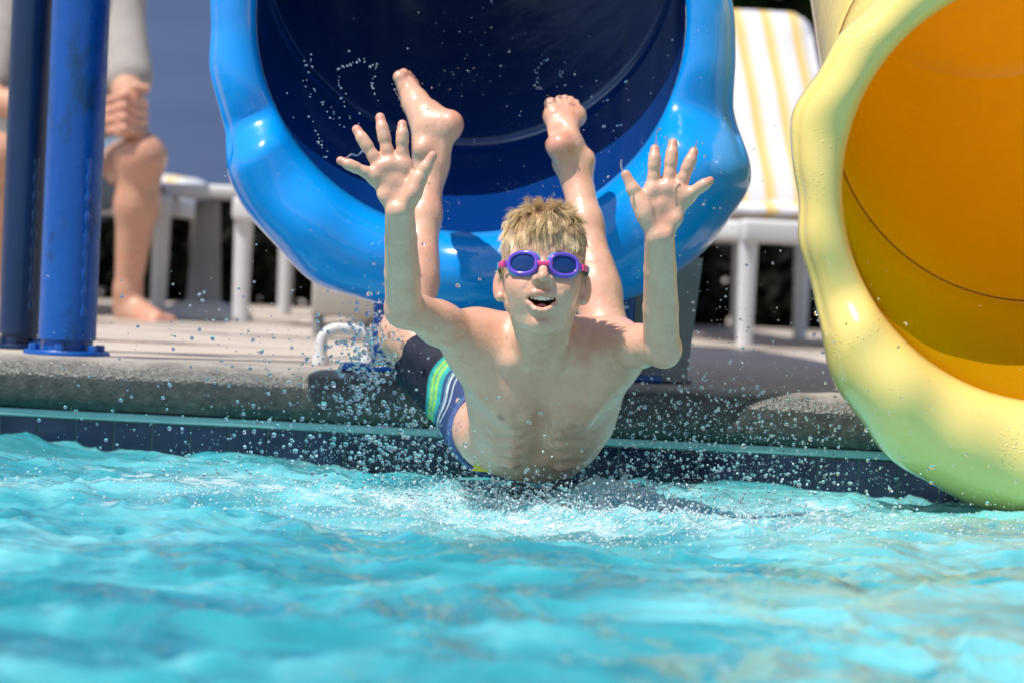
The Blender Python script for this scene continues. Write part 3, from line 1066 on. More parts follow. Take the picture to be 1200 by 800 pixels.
# shoulders, trapezius, chest
SL, SR = W(555, 399, 8.08), W(722, 407, 8.08)
body.cone(SL, SL + np.array([0.002, 0.01, -0.004]), .044, .044, 0.04)
body.cone(SR, SR + np.array([0.002, 0.01, -0.004]), .043, .043, 0.04)
body.cone(W(614, 388, 8.09), W(562, 386, 8.10), .026, .032, 0.03)
body.cone(W(664, 390, 8.09), W(715, 396, 8.10), .026, .030, 0.03)
# pectorals sweeping to the arms
body.cone(W(600, 470, 8.095), W(556, 418, 8.07), .040, .034, 0.035)
body.cone(W(672, 476, 8.095), W(720, 424, 8.07), .040, .034, 0.035)
# lats
body.cone(W(586, 486, 8.20), W(560, 425, 8.11), .033, .030, 0.04)
body.cone(W(687, 492, 8.20), W(717, 432, 8.11), .033, .030, 0.04)
# hip side (viewer left oblique)
body.cone(W(570, 512, 8.30), W(566, 500, 8.40), .045, .052, 0.04)
# collar bones
body.path([W(624, 441, 8.058), W(600, 425, 8.044), W(572, 404, 8.060)], [.0060, .0060, .0080], 0.026)
body.path([W(652, 442, 8.058), W(678, 428, 8.044), W(705, 409, 8.060)], [.0060, .0060, .0080], 0.026)
# hollow of the throat and above the collar bones
# breast bone groove, ribs, navel line
body.cone(W(636, 458, 8.022), W(632, 535, 8.160), .003, .007, 0.030, op=-1)
for q in range(4):
    y0 = 500 + q * 13
    body.path([W(606 - q * 2, y0 + 4, 8.107 + q * .028), W(582 + q * 2, y0 - 1, 8.135 + q * .028), W(570 + q * 4, y0 - 14, 8.19 + q * .03)], .0095, 0.011)
    body.path([W(654 + q * 1, y0 + 6, 8.107 + q * .028), W(680 - q * 2, y0 + 1, 8.135 + q * .028), W(697 - q * 4, y0 - 12, 8.19 + q * .03)], .0095, 0.011)
# neck with its tendons
body.cone(H(.001, .036, -.055), W(639, 420, 8.095), .0435, .0500, 0.014)
body.cone(H(-.042, .026, -.055), W(630, 443, 8.052), .0105, .0080, 0.016)
body.cone(H(.044, .026, -.055), W(648, 443, 8.052), .0105, .0080, 0.016)
# --- arms
def arm(sh, el, wr, r0, r1, r2, r3):
    mid = el + (sh - el) * .5
    body.cone(sh, mid, r0, r1 * 1.08, 0.03)
    body.cone(mid, el, r1 * 1.08, r1 * .97, 0.02)
    d = wr - el
    body.cone(el, el + d * .35, r1 * .97, r2, 0.004)
    body.cone(el + d * .35, el + d * .7, r2, r3 * 1.10, 0.004)
    body.cone(el + d * .7, wr, r3 * 1.10, r3, 0.004)


EL, WL = W(473, 358, 7.95), W(468.5, 246, 7.80)
ER, WR = W(775, 404, 7.93), W(773, 277, 7.80)
arm(SL, EL, WL, .041, .0310, .0290, .0235)
arm(SR, ER, WR, .040, .0305, .0288, .0238)
body.ball(EL + np.array([.0, .004, -.012]), .024, 0.02)
body.ball(ER + np.array([.006, .004, -.012]), .024, 0.02)


# --- hands: palms to the camera, five spread fingers
def hand(wr, d, fingers, thumb, palm, sgn):
    wy = 246 if sgn > 0 else 277
    def W(px, py, dd, W0=globals()['W']): return W0(px, py, dd + (wy - py) * .0014 * .34)
    rs = [.0074, .0082, .0084, .0080]
    mcp = []
    for (bx, by), (tx, ty), curl, r in fingers:
        r = r * 1.10
        B_ = W(bx, by, d - .004)
        T_ = W(tx, ty, d - .012 - curl)
        k_ = B_ + (T_ - B_) * -.30                       # knuckle inside the palm
        P1 = B_ + (T_ - B_) * .42 + np.array([0, -.004 - curl * .1, 0])
        P2 = B_ + (T_ - B_) * .72 + np.array([0, -.004 - curl * .3, 0])
        mcp.append(k_)
        body.cone(k_, B_, r * 1.12, r * 1.04, 0.006)
        body.cone(B_, P1, r * 1.04, r * 0.98, 0.004)
        body.ball(P1, r * .985, 0.004)
        body.cone(P1, P2, r * 0.98, r * 0.92, 0.004)
        body.ball(P2, r * .93, 0.004)
        body.cone(P2, T_, r * 0.92, r * 0.84, 0.004)
        spots.append((T_, .018, (0.70, .25, .17), .9)); spots.append((P1, .008, PINK, .35)); spots.append((P2, .007, PINK, .35))
        # metacarpal
        base = wr + (k_ - wr) * .22
        body.cone(base, k_, .0125, .0105, 0.012, (0, 1, 0), .85)
        # finger pads
        body.ball((B_ * .72 + P1 * .28) + np.array([0, -.0025, 0]), r * .82, 0.008)
        body.ball((P1 + P2) / 2 + np.array([0, -.0018, 0]), r * .80, 0.008)
    # thumb from the side of the palm
    t0, t1, t2, t3 = [W(x, y, d + q) for x, y, q in thumb]
    body.cone(t0, t1, .0165, .0135, 0.014)
    body.cone(t1, t2, .0118, .0100, 0.008)
    body.ball(t2, .0102, 0.004)
    body.cone(t2, t3, .0100, .0078, 0.004)
    spots.append((t3, .018, PINK, .7))
    # palm pads
    for x, y, rr, q in palm:
        body.ball(W(x, y, d + q), rr, 0.014)
    for i in range(3):
        body.cone(mcp[i], mcp[i + 1], .0095, .0095, 0.010)
    c = np.mean(mcp, 0)
    body.ell(c * .55 + wr * .45 + np.array([sgn * -.003, -.021, 0]), (.020, .0065, .020), 0.020, op=-1)
    creases.append([mcp[0] + np.array([0, 0, -.006]), mcp[1] + np.array([0, 0, -.008]), mcp[2] + np.array([0, 0, -.004])])
    creases.append([mcp[3] + np.array([sgn * .008, 0, -.008]), c * .75 + wr * .25, mcp[0] * .55 + wr * .45])
    creases.append([mcp[3] + np.array([sgn * .008, 0, -.010]), c * .72 + wr * .28 + np.array([sgn * .006, 0, 0]), c * .2 + wr * .8 + np.array([sgn * .002, 0, 0])])
    spots.append((c, .040, (0.72, .30, .20), .55)); spots.append((c * .5 + wr * .5, .03, PINK, .2))


hand(WL, 7.785,
     [((431, 203), (399, 188.5), .002, .0074), ((440, 187), (418, 152), .000, .0083), ((454.5, 181), (445.5, 138), .002, .0086), ((471.5, 182), (471.5, 146), .004, .0083)],
     [(478, 230, .002), (490, 211, -.006), (498, 198, -.012), (507, 183, -.018)],
     [(482, 226, .0155, -.004), (452, 228, .0145, -.002), (462, 214, .015, .002), (474, 196, .011, -.002), (443, 208, .011, -.001), (457, 196, .011, -.003)], 1)
hand(WR, 7.785,
     [((811, 226), (832, 212), .003, .0074), ((799, 213), (813, 178), .002, .0082), ((784, 208.5), (788.6, 168), .001, .0085), ((766, 211), (767.3, 175), .004, .0083)],
     [(762, 258, .002), (750, 238, -.006), (742, 222, -.012), (733.5, 205, -.018)],
     [(759, 250, .0155, -.004), (790, 256, .0145, -.002), (776, 243, .015, .002), (763, 226, .011, -.002), (798, 232, .011, -.001), (783, 223, .011, -.003)], -1)
# --- legs, knees bent, feet in the air
KL, AL = W(478, 392, 8.56), W(505, 188, 8.72)
KR, AR = W(712, 405, 8.56), W(674, 196, 8.72)
body.cone(W(580, 488, 8.46), KL, .078, .047, 0.03)
body.cone(W(652, 494, 8.46), KR, .066, .047, 0.03)
for K, A, sx in ((KL, AL, -1), (KR, AR, 1)):
    d = A - K
    body.ball(K + np.array([sx * .004, 0, -.004]), .0425, 0.02)
    body.cone(K, K + d * .30, .040, .0385, 0.02)
    body.cone(K + d * .12 + np.array([0, -.008, 0]), K + d * .42 + np.array([0, -.009, 0]), .031, .033, 0.02)
    body.cone(K + d * .30, K + d * .68, .0375, .030, 0.02)
    body.cone(K + d * .68, A, .029, .0275, 0.02)
# left foot, seen from its inner side
f0 = 8.71
body.ball(W(527.5, 146, f0 - .01), .0225, 0.02)
body.cone(W(524, 160, f0 - .01), W(511, 205, f0 - .01), .013, .012, 0.022)
body.cone(W(503, 172, f0 + .005), W(505, 190, f0), .0310, .0285, 0.02)
body.cone(W(524, 146, f0), W(503, 137, f0 + .02), .022, .028, 0.02)
body.cone(W(503, 150, f0 + .01), W(487, 120, f0 + .05), .031, .0235, 0.02)
body.cone(W(488, 122, f0 + .05), W(478, 103, f0 + .075), .0235, .0195, 0.012)
body.ball(W(494, 175, f0 - .022), .012, 0.02)
for k, (x, y, q, rr) in enumerate(((469, 92, .070, .0112), (473.5, 88, .084, .0085), (478, 90, .094, .0080), (482, 94, .102, .0076), (486, 99, .108, .0072))):
    b_ = W(x + 5, y + 10, f0 + q - .004)
    body.cone(b_, W(x, y, f0 + q), rr * 1.1, rr, 0.005); body.ball(W(x - .5, y - 1.5, f0 + q), rr * 1.08, 0.004)
    spots.append((W(x, y, f0 + q), .018, PINK, .6))
spots += [(W(532, 143, f0 - .01), .040, PINK, .9), (W(478, 105, f0 + .07), .035, PINK, .55), (W(487, 118, f0 + .03), .02, PINK, .4)]
# right foot, sole to the camera
f1 = 8.71
body.ball(W(657, 171, f1 - .022), .0232, 0.02)
body.cone(W(662, 182, f1 - .012), W(672, 212, f1 - .004), .016, .014, 0.022)
body.cone(W(668, 176, f1 + .012), AR, .0290, .0280, 0.02)
body.cone(W(658, 166, f1), W(662, 136, f1 + .065), .0270, .0310, 0.02, (0.0, -.7, .5), .75)
body.cone(W(650, 137, f1 + .060), W(675, 137, f1 + .075), .0180, .0165, 0.02)
body.ball(W(648, 133, f1 + .05), .0135, 0.012); body.ball(W(676, 136, f1 + .062), .012, 0.012)
body.ball(W(688, 186, f1 + .006), .0125, 0.018); body.ball(W(656, 193, f1 + .012), .010, 0.018)
body.ell(W(650, 152, f1 + .004), (.011, .009, .012), 0.025, op=-1)
for k, (x, y, q, rr) in enumerate(((645.5, 122, .068, .0118), (655.5, 117.5, .078, .0084), (662, 116.5, .081, .0080), (668.5, 118, .083, .0078), (674.5, 121.5, .084, .0076))):
    body.cone(W(x + (660 - x) * .1, y + 13, f1 + q - .006), W(x, y + 2, f1 + q), rr * .95, rr * .85, 0.004)
    body.ball(W(x, y, f1 + q - .008), rr, 0.003)
    spots.append((W(x, y, f1 + q), .017, PINK, .7))
spots += [(W(657, 168, f1 - .03), .036, PINK, .95), (W(664, 133, f1 + .05), .035, PINK, .75)]

# --- head
head = body
head.ell(H(0, .012, .042), (.0685, .088, .0720), 0.02, RH)
head.ell(H(0, -.030, -.012), (.0575, .052, .068), 0.022, RH)
head.ell(H(0, -.036, .040), (.0580, .048, .046), 0.02, RH)
for sx in (-1, 1):
    head.ell(H(sx * .034, -.053, -.025), (.0225, .025, .022), 0.026)               # cheeks
    head.cone(H(sx * .042, .004, -.045), H(sx * .024, -.045, -.084), .0130, .0115, 0.022)
    head.cone(H(sx * .024, -.045, -.084), H(sx * .009, -.064, -.0945), .0115, .0105, 0.02)
    head.cone(H(sx * .047, .0, .01), H(sx * .042, .004, -.045), .014, .0140, 0.02)
    head.cone(H(sx * .012, -.080, .0195), H(sx * .046, -.066, .0185), .0075, .0065, 0.014)   # brow
    head.ell(H(sx * .0315, -.0835, -.001), (.0185, .0100, .0130), 0.012, RH, op=-1)     # sockets
    head.ball(H(sx * .0315, -.0665, .000), .0135, 0.004)
    # smile folds and raised cheeks
    head.ell(H(sx * .033, -.066, -.0375), (.0150, .0150, .0140), 0.024)
    head.path([H(sx * .017, -.0945, -.027), H(sx * .027, -.0885, -.042), H(sx * .0315, -.080, -.056)], [.0012, .0016, .001], 0.010, op=-1)
head.ball(H(0, -.0690, -.0915), .0115, 0.018)
head.ell(H(-.030, -.046, -.052), (.020, .024, .028), 0.018, RH)
head.ell(H(.030, -.046, -.052), (.020, .024, .028), 0.018, RH)
head.ell(H(0, -.0640, -.052), (.030, .0255, .027), 0.03, RH)
# nose
head.cone(H(0, -.0820, .012), H(.000, -.1000, -.0200), .0072, .0080, 0.012)
head.ball(H(0.000, -.1040, -.0240), .0088, 0.007)
for sx in (-1, 1):
    head.ell(H(sx * .0115, -.0930, -.0255), (.0066, .0095, .0070), 0.006)
    head.ell(H(sx * .0064, -.1005, -.0310), (.0036, .0050, .0034), 0.003, op=-1)
head.cone(H(0, -.0935, -.035), H(0, -.0925, -.043), .0018, .0020, 0.006, op=-1)
# open smiling mouth
MZ = -.0585
for q in (-2, -1, 0, 1, 2):
    x = q * .0088
    zc = MZ - .004 + 12.0 * x * x
    head.ell(H(x, -.082 + abs(x) * .25, zc), (.0076, .030, .0110 - abs(q) * .0024), 0.003, RH, op=-1)
lipu = [H(-.0285, -.0765, -.0490), H(-.0165, -.0880, -.0478), H(-.006, -.0935, -.0470), H(0, -.0935, -.0478), H(.006, -.0935, -.0470), H(.0165, -.0880, -.0478), H(.0285, -.0765, -.0490)]
head.path(lipu, [.0018, .0026, .0029, .0027, .0029, .0026, .0018], 0.005)
lipl = [H(-.0285, -.0765, -.0500), H(-.0205, -.0850, -.0648), H(-.0095, -.0900, -.0752), H(0, -.0910, -.0775), H(.0095, -.0900, -.0752), H(.0205, -.0850, -.0648), H(.0285, -.0765, -.0500)]
head.path(lipl, [.0018, .0032, .0041, .0044, .0041, .0032, .0018], 0.005)
head.ell(H(0, -.0880, -.0855), (.018, .006, .0035), 0.008, RH, op=-1)
# ears
for sx in (-1, 1):
    Me = np.array([[math.cos(sx * -.55), -math.sin(sx * -.55), 0], [math.sin(sx * -.55), math.cos(sx * -.55), 0], [0, 0, 1]])
    Me = RH @ Me
    head.ell(H(sx * .0700, .004, -.0185), (.0065, .0165, .0245), 0.006, Me)
    head.cone(H(sx * .060, .008, -.004), H(sx * .056, .006, -.032), .0085, .0075, 0.008)
    head.ell(H(sx * .0730, -.006, -.0165), (.0050, .0080, .0130), 0.005, Me, op=-1)
    rim = [H(sx * (.0672 + .0085 * math.sin(t * math.pi)), .000 + .012 * math.sin(t * math.pi), -.0185 + .0240 * math.cos(t * math.pi)) for t in np.linspace(0, 1, 9)]
    head.path(rim, .0032, 0.003)
    head.ball(H(sx * .0675, -.004, -.0395), .0062, 0.006)

import time as _t
_t0 = _t.time()
V, Q = body.mesh(0.0016)
V = smooth_mesh(V, Q, 1, 0.5)
LIP = np.array((0.58, 0.17, 0.15))
for p in lipu + lipl: spots.append((p, .0075, LIP, .85))
for px, py in ((585, 491), (671, 502)):
    # nipples: nearest point of the chest along the view line
    ray = W(px, py, 9) - CAMP; ray /= np.linalg.norm(ray)
    rel = V - CAMP; t = rel @ ray; d = np.linalg.norm(rel - t[:, None] * ray, axis=1)
    cand = np.where(d < .004)[0]
    if len(cand):
        c = V[cand[np.argmin(t[cand])]]
        spots.append((c, .011, (0.36, 0.17, 0.13), .9))
for sx in (-1, 1):
    spots.append((H(sx * .040, -.070, -.030), .030, PINK, .45))
    spots.append((H(sx * .075, .005, -.020), .030, PINK, .55))
    spots.append((SL if sx < 0 else SR, .06, PINK, .35))
spots.append((H(0, -.108, -.018), .016, PINK, .5))
for e in (EL, ER): spots.append((e + np.array([0, 0, -.02]), .03, PINK, .4))
for k in (KL, KR): spots.append((k, .05, PINK, .35))
for cr in creases:
    for i in range(len(cr) - 1):
        for t in np.linspace(0, 1, 14):
            q = cr[i] * (1 - t) + cr[i + 1] * t
            sel_ = (np.abs(V[:, 0] - q[0]) < .004) & (np.abs(V[:, 2] - q[2]) < .004) & (np.abs(V[:, 1] - q[1]) < .03)
            cand_ = np.where(sel_)[0]
            if len(cand_): spots.append((V[cand_[np.argmin(V[cand_, 1])]], .0034, (0.55, 0.25, 0.17), .0))
C = paint(V, BASE, spots)
# inside of the mouth
loc = (V - HC) @ RH
inm = (np.abs(loc[:, 0]) < .024) & (loc[:, 1] > -.0835 + np.abs(loc[:, 0]) * .3) & (loc[:, 1] < -.03) & (loc[:, 2] < MZ + .0095) & (loc[:, 2] > MZ - .0165 + 11 * loc[:, 0] ** 2)
C[inm] = (0.10, 0.02, 0.02)
# scalp under the hair
def hairline(x, y):
    """height above which hair grows (head frame)"""
    z = np.where(y < -.02, .050 - 0.4 * np.maximum(np.abs(x) - .040, 0) - .0 * y, .0)
    side = -.006 - .35 * np.clip(y + .02, 0, .2)
    return np.where(y < -.045, .056 - 9 * np.maximum(np.abs(x) - .035, 0) ** 1.5, np.where(y < -.012, .012 + (-(y + .012)) * .9, side))
hz = (loc[:, 2] > hairline(loc[:, 0], loc[:, 1])) & (np.abs(loc[:, 0]) < .072) & (loc[:, 1] < .11) & (loc[:, 1] > -.10) & (loc[:, 2] < .13)
C[hz] = (0.40, 0.27, 0.14)
boy_mesh = mk("person", V, Q, M_SKIN, cols=C)
# beads of water standing on the wet skin
tag(boy_mesh, "boy in dark goggles and striped swim shorts diving off the blue slide, arms raised", "person")
print("body", len(V), _t.time() - _t0)
NV = vnormals(V, Q)

# --- hair: wet blond strands
M_HAIR = mat("blond_hair", (0.5, 0.33, 0.16), 0.26)
g = NG(M_HAIR)
at = g.n("ShaderNodeAttribute", attribute_name="col"); g.col(at.outputs["Color"])
M_HAIR.node_tree.nodes["Principled BSDF"].inputs["Specular IOR Level"].default_value = 0.6
cand = np.where(hz)[0]
rng = np.random.default_rng(3)
pick = rng.choice(cand, 20000, replace=len(cand) < 20000)
roots, rn = loc[pick], NV[pick] @ RH
crown = np.array([0.008, .045, .100])
# clump guides
gi = rng.choice(len(roots), 520, replace=False)
gR = roots[gi]
HVv, HQ, HCc = [], [], []
near = np.argmin(((roots[:, None, :] - gR[None]) ** 2).sum(2), 1)
def flow(p, n):
    away = p - crown; away = away - n * (away @ n)
    a = away / (np.linalg.norm(away) + 1e-6)
    dn = np.array([0, -.25, -1.0]); dn = dn - n * (dn @ n)
    front = sstep(.02, -.05, p[1]) if False else float(np.clip((.03 - p[1]) / .08, 0, 1))
    t = a * .8 + dn * .7
    if p[2] > .075: t = a * .55 + np.array([0.0, -.45, .0]) * front
    return t / (np.linalg.norm(t) + 1e-6)
gdir = [flow(gR[i], rn[gi[i]]) for i in range(len(gi))]
gj = rng.normal(size=(len(gi), 3)) * .16
gl = rng.uniform(.75, 1.25, len(gi))
base = 0
for i in range(len(roots)):
    p, n, gk = roots[i], rn[i], near[i]
    top = float(np.clip((p[2] - .05) / .04, 0, 1))
    frontal = float(np.clip((-.025 - p[1]) / .03, 0, 1)) * float(np.clip((p[2] - .03) / .02, 0, 1))
    side = float(np.clip((np.abs(p[0]) - .045) / .02, 0, 1)) * (1 - top)
    Lh = (.014 + .018 * top + .014 * frontal) * gl[gk] * rng.uniform(.8, 1.15)
    if side > .5: Lh *= .62
    lift = (.08 + .20 * top) * (1 - .7 * frontal) * (1 - .8 * float(np.clip((abs(p[0]) - .035) / .02, 0, 1)))
    if p[2] > .090 and gk % 4 == 0: lift += .9
    d = gdir[gk] + gj[gk] * (.30 + .6 * top) * (1 - .8 * float(np.clip((abs(gR[gk][0]) - .03) / .02, 0, 1))) + rng.normal(size=3) * .045
    d /= np.linalg.norm(d)
    pts = []
    cur = p + n * -.001
    nseg = 5
    for sgm in range(nseg + 1):
        pts.append(cur.copy())
        fr = sgm / nseg
        st = d * (0.45 + .6 * fr) + n * lift * (1 - fr * .9) + np.array([0, -.25 * frontal, -.75 * fr * (1 - .6 * top) - .6 * frontal])
        tgt = gR[gk] + (gdir[gk] + gj[gk] * .4) * Lh * 1.0 + n * (.003 + .003 * top)
        st = st / np.linalg.norm(st) * Lh / nseg
        cur = cur + st + (tgt - cur) * .12 * fr
    pts = np.array(pts)
    lim = np.where(pts[:, 2] > .075, .070, .0785)
    pts[:, 0] = np.sign(pts[:, 0]) * np.where(np.abs(pts[:, 0]) > lim, lim + (np.abs(pts[:, 0]) - lim) * .25, np.abs(pts[:, 0]))
    pts = pts @ RH.T + HC
    n = RH @ n
    w = rng.uniform(.00028, .00040)
    t = pts[1] - pts[0]; a = np.cross(t, n); a /= np.linalg.norm(a) + 1e-9
    b_ = np.cross(t, a); b_ /= np.linalg.norm(b_) + 1e-9
    for sgm in range(nseg + 1):
        ww = w * (1 - .8 * (sgm / nseg) ** 1.5)
        for k in range(3):
            ang = k * 2.0944
            HVv.append(pts[sgm] + ww * (math.cos(ang) * a + math.sin(ang) * b_))
    for sgm in range(nseg):
        for k in range(3):
            o0, o1 = base + sgm * 3 + k, base + sgm * 3 + (k + 1) % 3
            HQ.append((o0, o1, o1 + 3, o0 + 3))
    tone = rng.uniform(0, 1) * .6 + .4 * ((gk * 37 % 100) / 100)
    c0 = np.array((.66, .45, .23)) * (1 - tone) + np.array((1.0, .83, .55)) * tone
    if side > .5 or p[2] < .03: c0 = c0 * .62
    HCc += [c0] * (3 * (nseg + 1))
    base += 3 * (nseg + 1)
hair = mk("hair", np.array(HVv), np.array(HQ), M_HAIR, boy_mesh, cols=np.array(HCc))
hair["label"] = "short wet blond hair with a spiky fringe"

# --- teeth
M_TEETH = mat("tooth", (0.90, 0.87, 0.78), 0.15)
b = MB()
for q in range(-4, 4):
    x = (q + .5) * .0064
    wd_ = .0029 if abs(q + .5) > 2 else .0033
    hgt = .0088 - abs(q + .5) * .0008
    zc = -.0530 + 6.5 * x * x
    b.box((x - wd_, - .0870 + abs(x) * .34, zc - hgt * .62), (x + wd_, - .0800 + abs(x) * .34, zc + hgt * .5), 0.0011, M=lambda p: H(*p))
b.build("teeth", M_TEETH, boy_mesh)
M_TONGUE = mat("tongue", (0.45, 0.12, 0.11), 0.25)
b = MB(); b.tube([H(0, -.040, -.064), H(0, -.060, -.0625), H(0, -.074, -.0655)], [.012, .013, .008], 16, flat=.45); b.build("tongue", M_TONGUE, boy_mesh)

# --- goggles
M_PUR = mat("purple_plastic", (0.16, 0.075, 0.55), 0.16, Coat_Weight=0.4)
M_TEAL = mat("teal_rubber", (0.03, 0.36, 0.46), 0.3)
M_PNK = mat("pink_rubber", (0.80, 0.06, 0.24), 0.35)
M_LENS = mat("dark_lens", (0.008, 0.040, 0.17), 0.04)
M_LENS.node_tree.nodes["Principled BSDF"].inputs["Specular IOR Level"].default_value = 0.42
gog = empty("goggles", (0, 0, 0), None, None)
gog.parent = boy_mesh
gog["label"] = "purple swim goggles with dark lenses and pink bridge"
GZ = 0.0005
for sx in (-1, 1):
    gc = np.array([sx * .0325, -.0905, GZ])
    yaw = sx * .30
    ex = np.array([math.cos(yaw), math.sin(yaw) * 1.0, 0]); ez = np.array([0, 0, 1.0]); ey = np.cross(ez, ex)
    def oval(a, sc, dy):
        c, s_ = math.cos(a), math.sin(a)
        rx = .0222 * (1 + .08 * (c * sx > 0)) * sc; rz = .0172 * sc
        n_ = 2.3
        cx_ = math.copysign(abs(c) ** (2 / n_), c); sz_ = math.copysign(abs(s_) ** (2 / n_), s_)
        return HC + RH @ (gc + ex * rx * cx_ + ez * rz * sz_ + ey * dy)
    aa = np.linspace(0, 2 * math.pi, 49)[:-1]
    b = MB()
    for dy, sc, r in ((.008, 1.13, .0034), (.014, 1.14, .0042), (.022, 1.10, .0048)):
        b.tube([oval(a, sc, dy) for a in aa], r, 10, closed=True, upv=(0, 1, 0))
    b.build("gasket", M_TEAL, gog)
    b = MB()
    b.tube([oval(a, 1.0, .000) for a in aa], .0031, 12, closed=True, upv=(0, 1, 0))
    b.tube([oval(a, 1.03, .005) for a in aa], .0036, 12, closed=True, upv=(0, 1, 0))
    # lug that takes the strap
    b.tube([HC + RH @ (gc + ex * sx * .022 + ey * .004), HC + RH @ (gc + ex * sx * .029 + ey * .007), HC + RH @ (gc + ex * sx * .034 + ey * .011)], [.0085, .0065, .0048], 12, flat=.45, upv=(0, 1, 0))
    b.build("rim", M_PUR, gog)
    # slightly domed lens
    v, f = [], []
    nr = 8
    v.append(HC + RH @ (gc - ey * .0016))
    for i in range(1, nr + 1):
        q = i / nr
        for a in aa: v.append(oval(a, .93 * q, -.0016 * (1 - q * q) + .0012 * q * q))
    n_ = len(aa)
    for k in range(n_): f.append((0, 1 + k, 1 + (k + 1) % n_))
    for i in range(nr - 1):
        for k in range(n_):
            a0 = 1 + i * n_ + k; a1 = 1 + i * n_ + (k + 1) % n_
            f.append((a0, a0 + n_, a1 + n_, a1))
    mk("lens", v, f, M_LENS, gog)
    # pink clip and teal strap round the head
    b = MB()
    p = [H(sx * .0630, -.0760, GZ), H(sx * .0680, -.064, GZ + .001), H(sx * .0712, -.048, GZ + .003)]
    b.tube(p, [.0058, .0056, .0054], 10, flat=.35, upv=(1, .3, 0)); b.build("strap_clip", M_PNK, gog)
st = []
for k in range(41):
    a = math.pi * k / 40
    st.append(H(.0735 * math.cos(a), -.045 + .148 * math.sin(a) ** .8, GZ + .003 + .022 * math.sin(a)))
b = MB(); b.tube(st, .0062, 10, flat=.28, upv=(1, 0, 0)); b.build("strap", M_TEAL, gog)
b = MB(); b.tube([H(-.0140, -.0955, GZ + .0005), H(-.005, -.0985, GZ - .001), H(.005, -.0985, GZ - .001), H(.0140, -.0955, GZ + .0005)], [.0048, .0040, .0040, .0048], 12, flat=.6, upv=(0, 1, 0)); b.build("nose_bridge", M_PNK, gog)

# --- swim shorts
sh = SDF()
pa, pb, pc = W(609, 510, 8.365), W(609, 502, 8.43), W(613, 492, 8.53)
dn = np.array([0.0, -0.25, -0.97])
sh.cone(pa, pb, .104, .110, 0.03, dn, .68)
sh.cone(pb, pc, .110, .114, 0.03, dn, .78)
sh.cone(W(568, 506, 8.37), W(566, 498, 8.42), .050, .058, 0.04)
hipL, hipR = W(580, 488, 8.46), W(652, 494, 8.46)
eL = KL + (hipL - KL) * .12; eR = KR + (hipR - KR) * .12
sh.cone(hipL, eL + np.array([0, 0, -.006]), .086, .068, 0.03)
sh.cone(hipR, eR + np.array([0, 0, -.006]), .074, .066, 0.03)
axL = (KL - hipL) / np.linalg.norm(KL - hipL); axR = (KR - hipR) / np.linalg.norm(KR - hipR)
axW = np.array([-.06, -.86, -.30]); axW /= np.linalg.norm(axW)     # out of the waist, towards the chest
# waist plane: passes the visible waistband
wp = W(541, 500, 8.36)
wpl = np.array([0.30, -.92, .10]); wpl /= np.linalg.norm(wpl)


def cutshorts(X, Y, Z, D):
    shell = np.maximum(D, -(D + 0.0035))
    for ax, e in ((axL, KL + axL * -.042), (axR, KR + axR * -.042)):
        pl = (X - e[0]) * ax[0] + (Y - e[1]) * ax[1] + (Z - e[2]) * ax[2]
        near_ = (X - e[0]) ** 2 + (Y - e[1]) ** 2 + (Z - e[2]) ** 2 < .13 ** 2
        pl = np.where(near_, pl + 0.004 * np.sin(X * 90 + Z * 60), -1)
        shell = np.maximum(shell, pl)
    pl = (X - wp[0]) * wpl[0] + (Y - wp[1]) * wpl[1] + (Z - wp[2]) * wpl[2]
    return np.maximum(shell, pl).astype(np.float32)


V2, Q2 = sh.mesh(0.0020, cutshorts)
V2 = smooth_mesh(V2, Q2, 2, .5)
N2 = vnormals(V2, Q2)
# cloth folds
fold = (np.sin(V2 @ np.array([60, 35, 95.]) + 3 * np.sin(V2 @ np.array([22., -31, 17]))) * .5 + np.sin(V2 @ np.array([-120, 40, 60.]) + 2 * np.sin(V2 @ np.array([40., 25, -30]))) * .35)
V2 = V2 + N2 * (fold * .0016)[:, None]
tl = (V2 - hipL) @ axL; lenL = np.linalg.norm(KL - hipL)
side = np.linalg.norm(np.cross(V2 - hipL, axL), axis=1) < .11
lw = sstep(0, 1, (W(625, 500, 8.4)[0] - V2[:, 0]) / .02)
tt = np.where(V2[:, 0] < W(628, 500, 8.4)[0], tl, (V2 - hipR) @ axR) / lenL
wv = tt + .05 * np.sin(V2[:, 2] * 26 + V2[:, 0] * 12) + .02 * np.sin(V2[:, 2] * 60)
NAVY = np.array((.035, .06, .17)); BLK = np.array((.012, .014, .028)); LIME = np.array((.38, .72, .12)); TEALC = np.array((.03, .42, .40)); WHT = np.array((.62, .72, .74))
CC = np.tile(NAVY, (len(V2), 1))
def band(a, b, c, s=.008):
    w_ = (sstep(a - s, a + s, wv) * (1 - sstep(b - s, b + s, wv)))[:, None]
    CC[:] = CC * (1 - w_) + np.array(c) * w_
band(.46, 2, BLK); band(.335, .47, TEALC); band(.375, .44, LIME, .014); band(.40, .415, (.1, .5, .3), .006)
band(.275, .292, WHT, .005); band(.235, .245, WHT, .004); band(.30, .306, (.2, .5, .6), .004)
band(-.3, .06, (.045, .085, .24), .03)
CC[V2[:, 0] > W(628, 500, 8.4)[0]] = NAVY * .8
M_CLOTH = mat("swim_cloth", (0.05, 0.07, 0.2), 0.7, Specular_IOR_Level=0.25)
g = NG(M_CLOTH)
at = g.n("ShaderNodeAttribute", attribute_name="col")
g.col(g.mix(g.ramp(g.noise(60, 4), [(0.35, 0.0), (0.7, 0.35)]), at.outputs["Color"], (0.015, 0.02, 0.05)))
g.nor(g.bump(g.noise(45, 4), 0.4, 0.004))
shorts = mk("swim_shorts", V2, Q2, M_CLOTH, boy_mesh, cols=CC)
shorts["label"] = "navy swim shorts with black leg ends, lime and white stripes"
